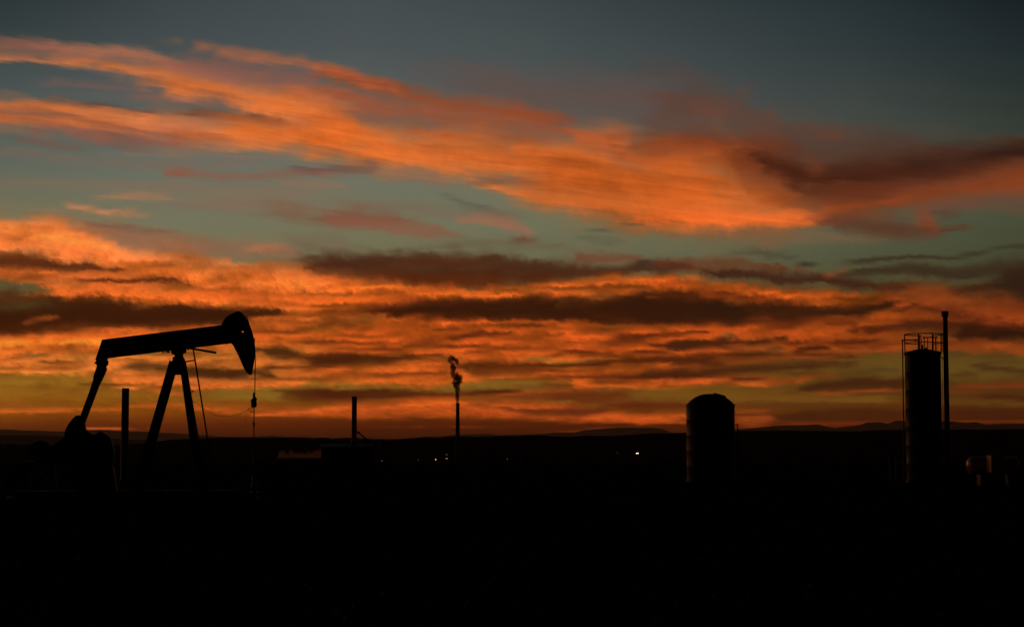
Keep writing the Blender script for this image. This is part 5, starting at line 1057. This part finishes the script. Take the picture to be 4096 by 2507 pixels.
# smoke: one lumpy closed volume along the plume
pth = [(818,1312,32),(816,1270,34),(815,1200,44),(812,1140,50),(810,1080,50),(806,1010,52),(803,950,58),(792,900,78),(785,860,84),(800,800,72),(812,760,88),(822,725,96),(800,690,92),(760,660,72),(712,630,56),
       (690,590,44),(690,545,42),(706,500,56),(712,455,58),(702,410,60),(696,365,54),(676,325,44),(640,285,46),(622,245,48),(650,205,52),(690,195,52),(735,225,56),(780,262,50),(805,305,40),(815,350,26),(822,378,10)]
pts, rad = [], []
for i in range(len(pth)-1):
    for u_ in (0, .25, .5, .75):
        a_, b_ = pth[i], pth[i+1]
        p = fr.at(1700+(a_[0]+(b_[0]-a_[0])*u_)/6.283, 1400+(a_[1]+(b_[1]-a_[1])*u_)/6.283); p.x += 0
        p.y = 8*math.sin(len(pts)*.09); pts.append(p); rad.append((a_[2]+(b_[2]-a_[2])*u_)/6.283*k_*1.12)
n_ = 28; vs = []; u_ = Vector((0, 1, 0))
for i, p in enumerate(pts):
    a_ = (pts[min(i+1, len(pts)-1)]-pts[max(i-1, 0)]).normalized(); y_ = (u_-a_*a_.dot(u_)).normalized(); x_ = a_.cross(y_)
    for k in range(n_):
        th = 2*math.pi*k/n_; dv = x_*math.cos(th)+y_*math.sin(th)
        nn = mnoise.fractal(Vector(p*.16)+dv*1.3, .7, 2.1, 4)
        g_ = min(1, i/14)
        vs.append(p+dv*rad[i]*(1+.75*g_*nn))
m = MB(); m.v = [tuple(v_) for v_ in vs]
m.f = [(i*n_+k, i*n_+(k+1) % n_, (i+1)*n_+(k+1) % n_, (i+1)*n_+k) for i in range(len(pts)-1) for k in range(n_)]+[tuple(range(n_-1, -1, -1)), tuple((len(pts)-1)*n_+k for k in range(n_))]
o = m.build('chimney_smoke', None); o.location = fr.loc; o.rotation_euler = (0, 0, fr.rot)
o.data.materials.append(vol_mat('dark_smoke', (.30, .34, .40), .28, 0.0))
tag(o, 'dark smoke curling up from the tall chimney', 'smoke', kind='stuff')

fr = Frame(1830, 3560.0, FLOOR)
t = thing('power_station', fr, 'dark power station block at the foot of the tall chimney', 'power station')
MB().box((-10, 10, 12), (70, 40, 24)).box((22, 14, 17), (26, 30, 34)).box((-58, 12, 6), (34, 30, 12)).build('wall', M['plant'], t)
MB().box((-10, 10, 24.4), (72, 42, .8)).box((22, 14, 34.4), (28, 32, .8)).box((-58, 12, 12.3), (35.5, 31.5, .7)).build('roof', M['plant'], t)
lm = lamp_mat('lit_window_glow', (1.0, .42, .16), .55); lm2 = lamp_mat('dim_window_glow', (1.0, .42, .16), .18)
a_, b_ = fr.at(1783, 1832.5), fr.at(1791, 1833); MB().box(((a_.x+b_.x)/2, -10.15, a_.z), (b_.x-a_.x, .2, 1.0)).build('lit_window', lm, t)
a_, b_ = fr.at(1783, 1817.5), fr.at(1790, 1817.5); MB().box(((a_.x+b_.x)/2, -10.15, a_.z), (b_.x-a_.x, .2, .8)).build('lit_window', lm2, t)

fr = Frame(1192, 2500.0, FLOOR)
t = thing('cooling_tower', fr, 'long low cooling tower bank under the strip of steam', 'cooling tower')
xl, xr = fr.at(1105, 1833).x, fr.at(1296, 1833).x; zt = fr.at(1192, 1834).z
MB().box(((xl+xr)/2, 0, zt/2), (xr-xl, 14, zt)).build('casing', M['plant'], t)
for k in range(8):
    MB().lathe([(3.0, zt), (2.6, zt+.5), (2.7, zt+1.1), (2.3, zt+1.1), (2.3, zt+.2)], 20, (xl+4+(xr-xl-8)*k/7, 0, 0)).build('fan_stack', M['plant'], t)
# steam: a closed lumpy bank over the tower
nx_, nr_ = 150, 14; vs = []
for i in range(nx_):
    x = xl+2+(xr-xl-4)*i/(nx_-1)
    hh = 8.5+4.5*mnoise.fractal(Vector((x*.16, 3.1, 0)), .7, 2.2, 6)+2.5*smooth(xr-16, xr-6, x)
    hh = max(hh, 3.0)*smooth(0, 4, min(i, nx_-1-i)+.6)
    for j in range(nr_):
        u_ = j/(nr_-1); th = math.pi*u_
        rr_ = 1+.30*mnoise.fractal(Vector((x*.22, u_*4, 8)), .8, 2.2, 4)
        vs.append((x+1.2*mnoise.noise(Vector((x*.3, u_*3, 1)))*math.sin(th), -5.5*math.cos(th)*rr_*(.75+.25*math.cos(th)**2), zt+1.15+hh*math.sin(th)**.8*rr_))
m = MB(); m.v = vs
m.f = [(i*nr_+j, i*nr_+j+1, (i+1)*nr_+j+1, (i+1)*nr_+j) for i in range(nx_-1) for j in range(nr_-1)]
m.f += [(i*nr_, (i+1)*nr_, (i+2)*nr_-1, (i+1)*nr_-1) for i in range(nx_-1)]
m.f += [tuple(range(nr_)), tuple((nx_-1)*nr_+j for j in range(nr_-1, -1, -1))]
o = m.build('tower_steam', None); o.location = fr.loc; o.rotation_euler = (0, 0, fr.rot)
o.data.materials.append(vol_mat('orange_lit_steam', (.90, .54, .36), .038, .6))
tag(o, 'low bank of orange tinted steam over the cooling tower', 'steam', kind='stuff')

LIGHTS = [(1743, 1837, 3000, (1, .40, .10), 2.0, .8, 'orange yard light left of the tall chimney'),
          (2082, 1852, 3000, (.75, .8, .8), 1.6, .7, 'cool white yard light, left one of the close pair'),
          (2097, 1853, 3000, (1, .30, .06), 3.0, .8, 'orange yard light, right one of the close pair'),
          (2549, 1812, 3000, (1, .66, .34), 4.0, .75, 'brightest twin lamp out on the dark plain, left of the squat tank'),
          (1673, 1838, 3050, (1, .30, .10), .25, .5, 'dim red yard light far left of the tall chimney'),
          (2030, 1835, 3050, (.6, .7, .75), .3, .5, 'faint white yard light between chimney and close pair'),
          (2469, 1810, 3050, (1, .5, .25), .25, .5, 'faint warm yard light left of the brightest twin lamp'),
          (1528, 1842, 2900, (.7, .7, .65), .35, .5, 'faint white yard light right of the shed flue'),]
for px_, py_, D_, c_, e_, r_, lab in LIGHTS:
    fr = Frame(px_, D_, FLOOR); p = fr.at(px_, py_)
    t = thing('yard_light', fr, lab, 'yard light', 'yard lights on the far plain')
    MB().tube([(0, .6, 0), (0, .6, p.z+1.1)], .16, 8, .10).tube([(0, .6, p.z+1.1), (0, -.2, p.z+1.2)], .09, 8).build('pole', M['steel'], t)
    n_h = 2 if px_ == 2549 else 1
    for q_ in range(n_h):
        dx = 0 if n_h == 1 else (-1.15, 1.15)[q_]
        hd = MB().box((dx, 0, p.z+r_+.12), (1.1, .9, .16)).build('lamp_head', M['steel'], t)
        MB().ball((dx, -.1, p.z), r_, 8).build('bulb', lamp_mat('lamp_glow', c_, e_), hd, smooth=True)

# ------------------------------------------------------------------ air
hz_ = MB().box((0, 0, (1260+FLOOR-9)/2), (199000, 199000, 1260-(FLOOR-9)))
hz_o = hz_.build('haze', vol_mat('dusk_air', (.95, .74, .60), HAZE_D, .45)); tag(hz_o, kind='stuff')
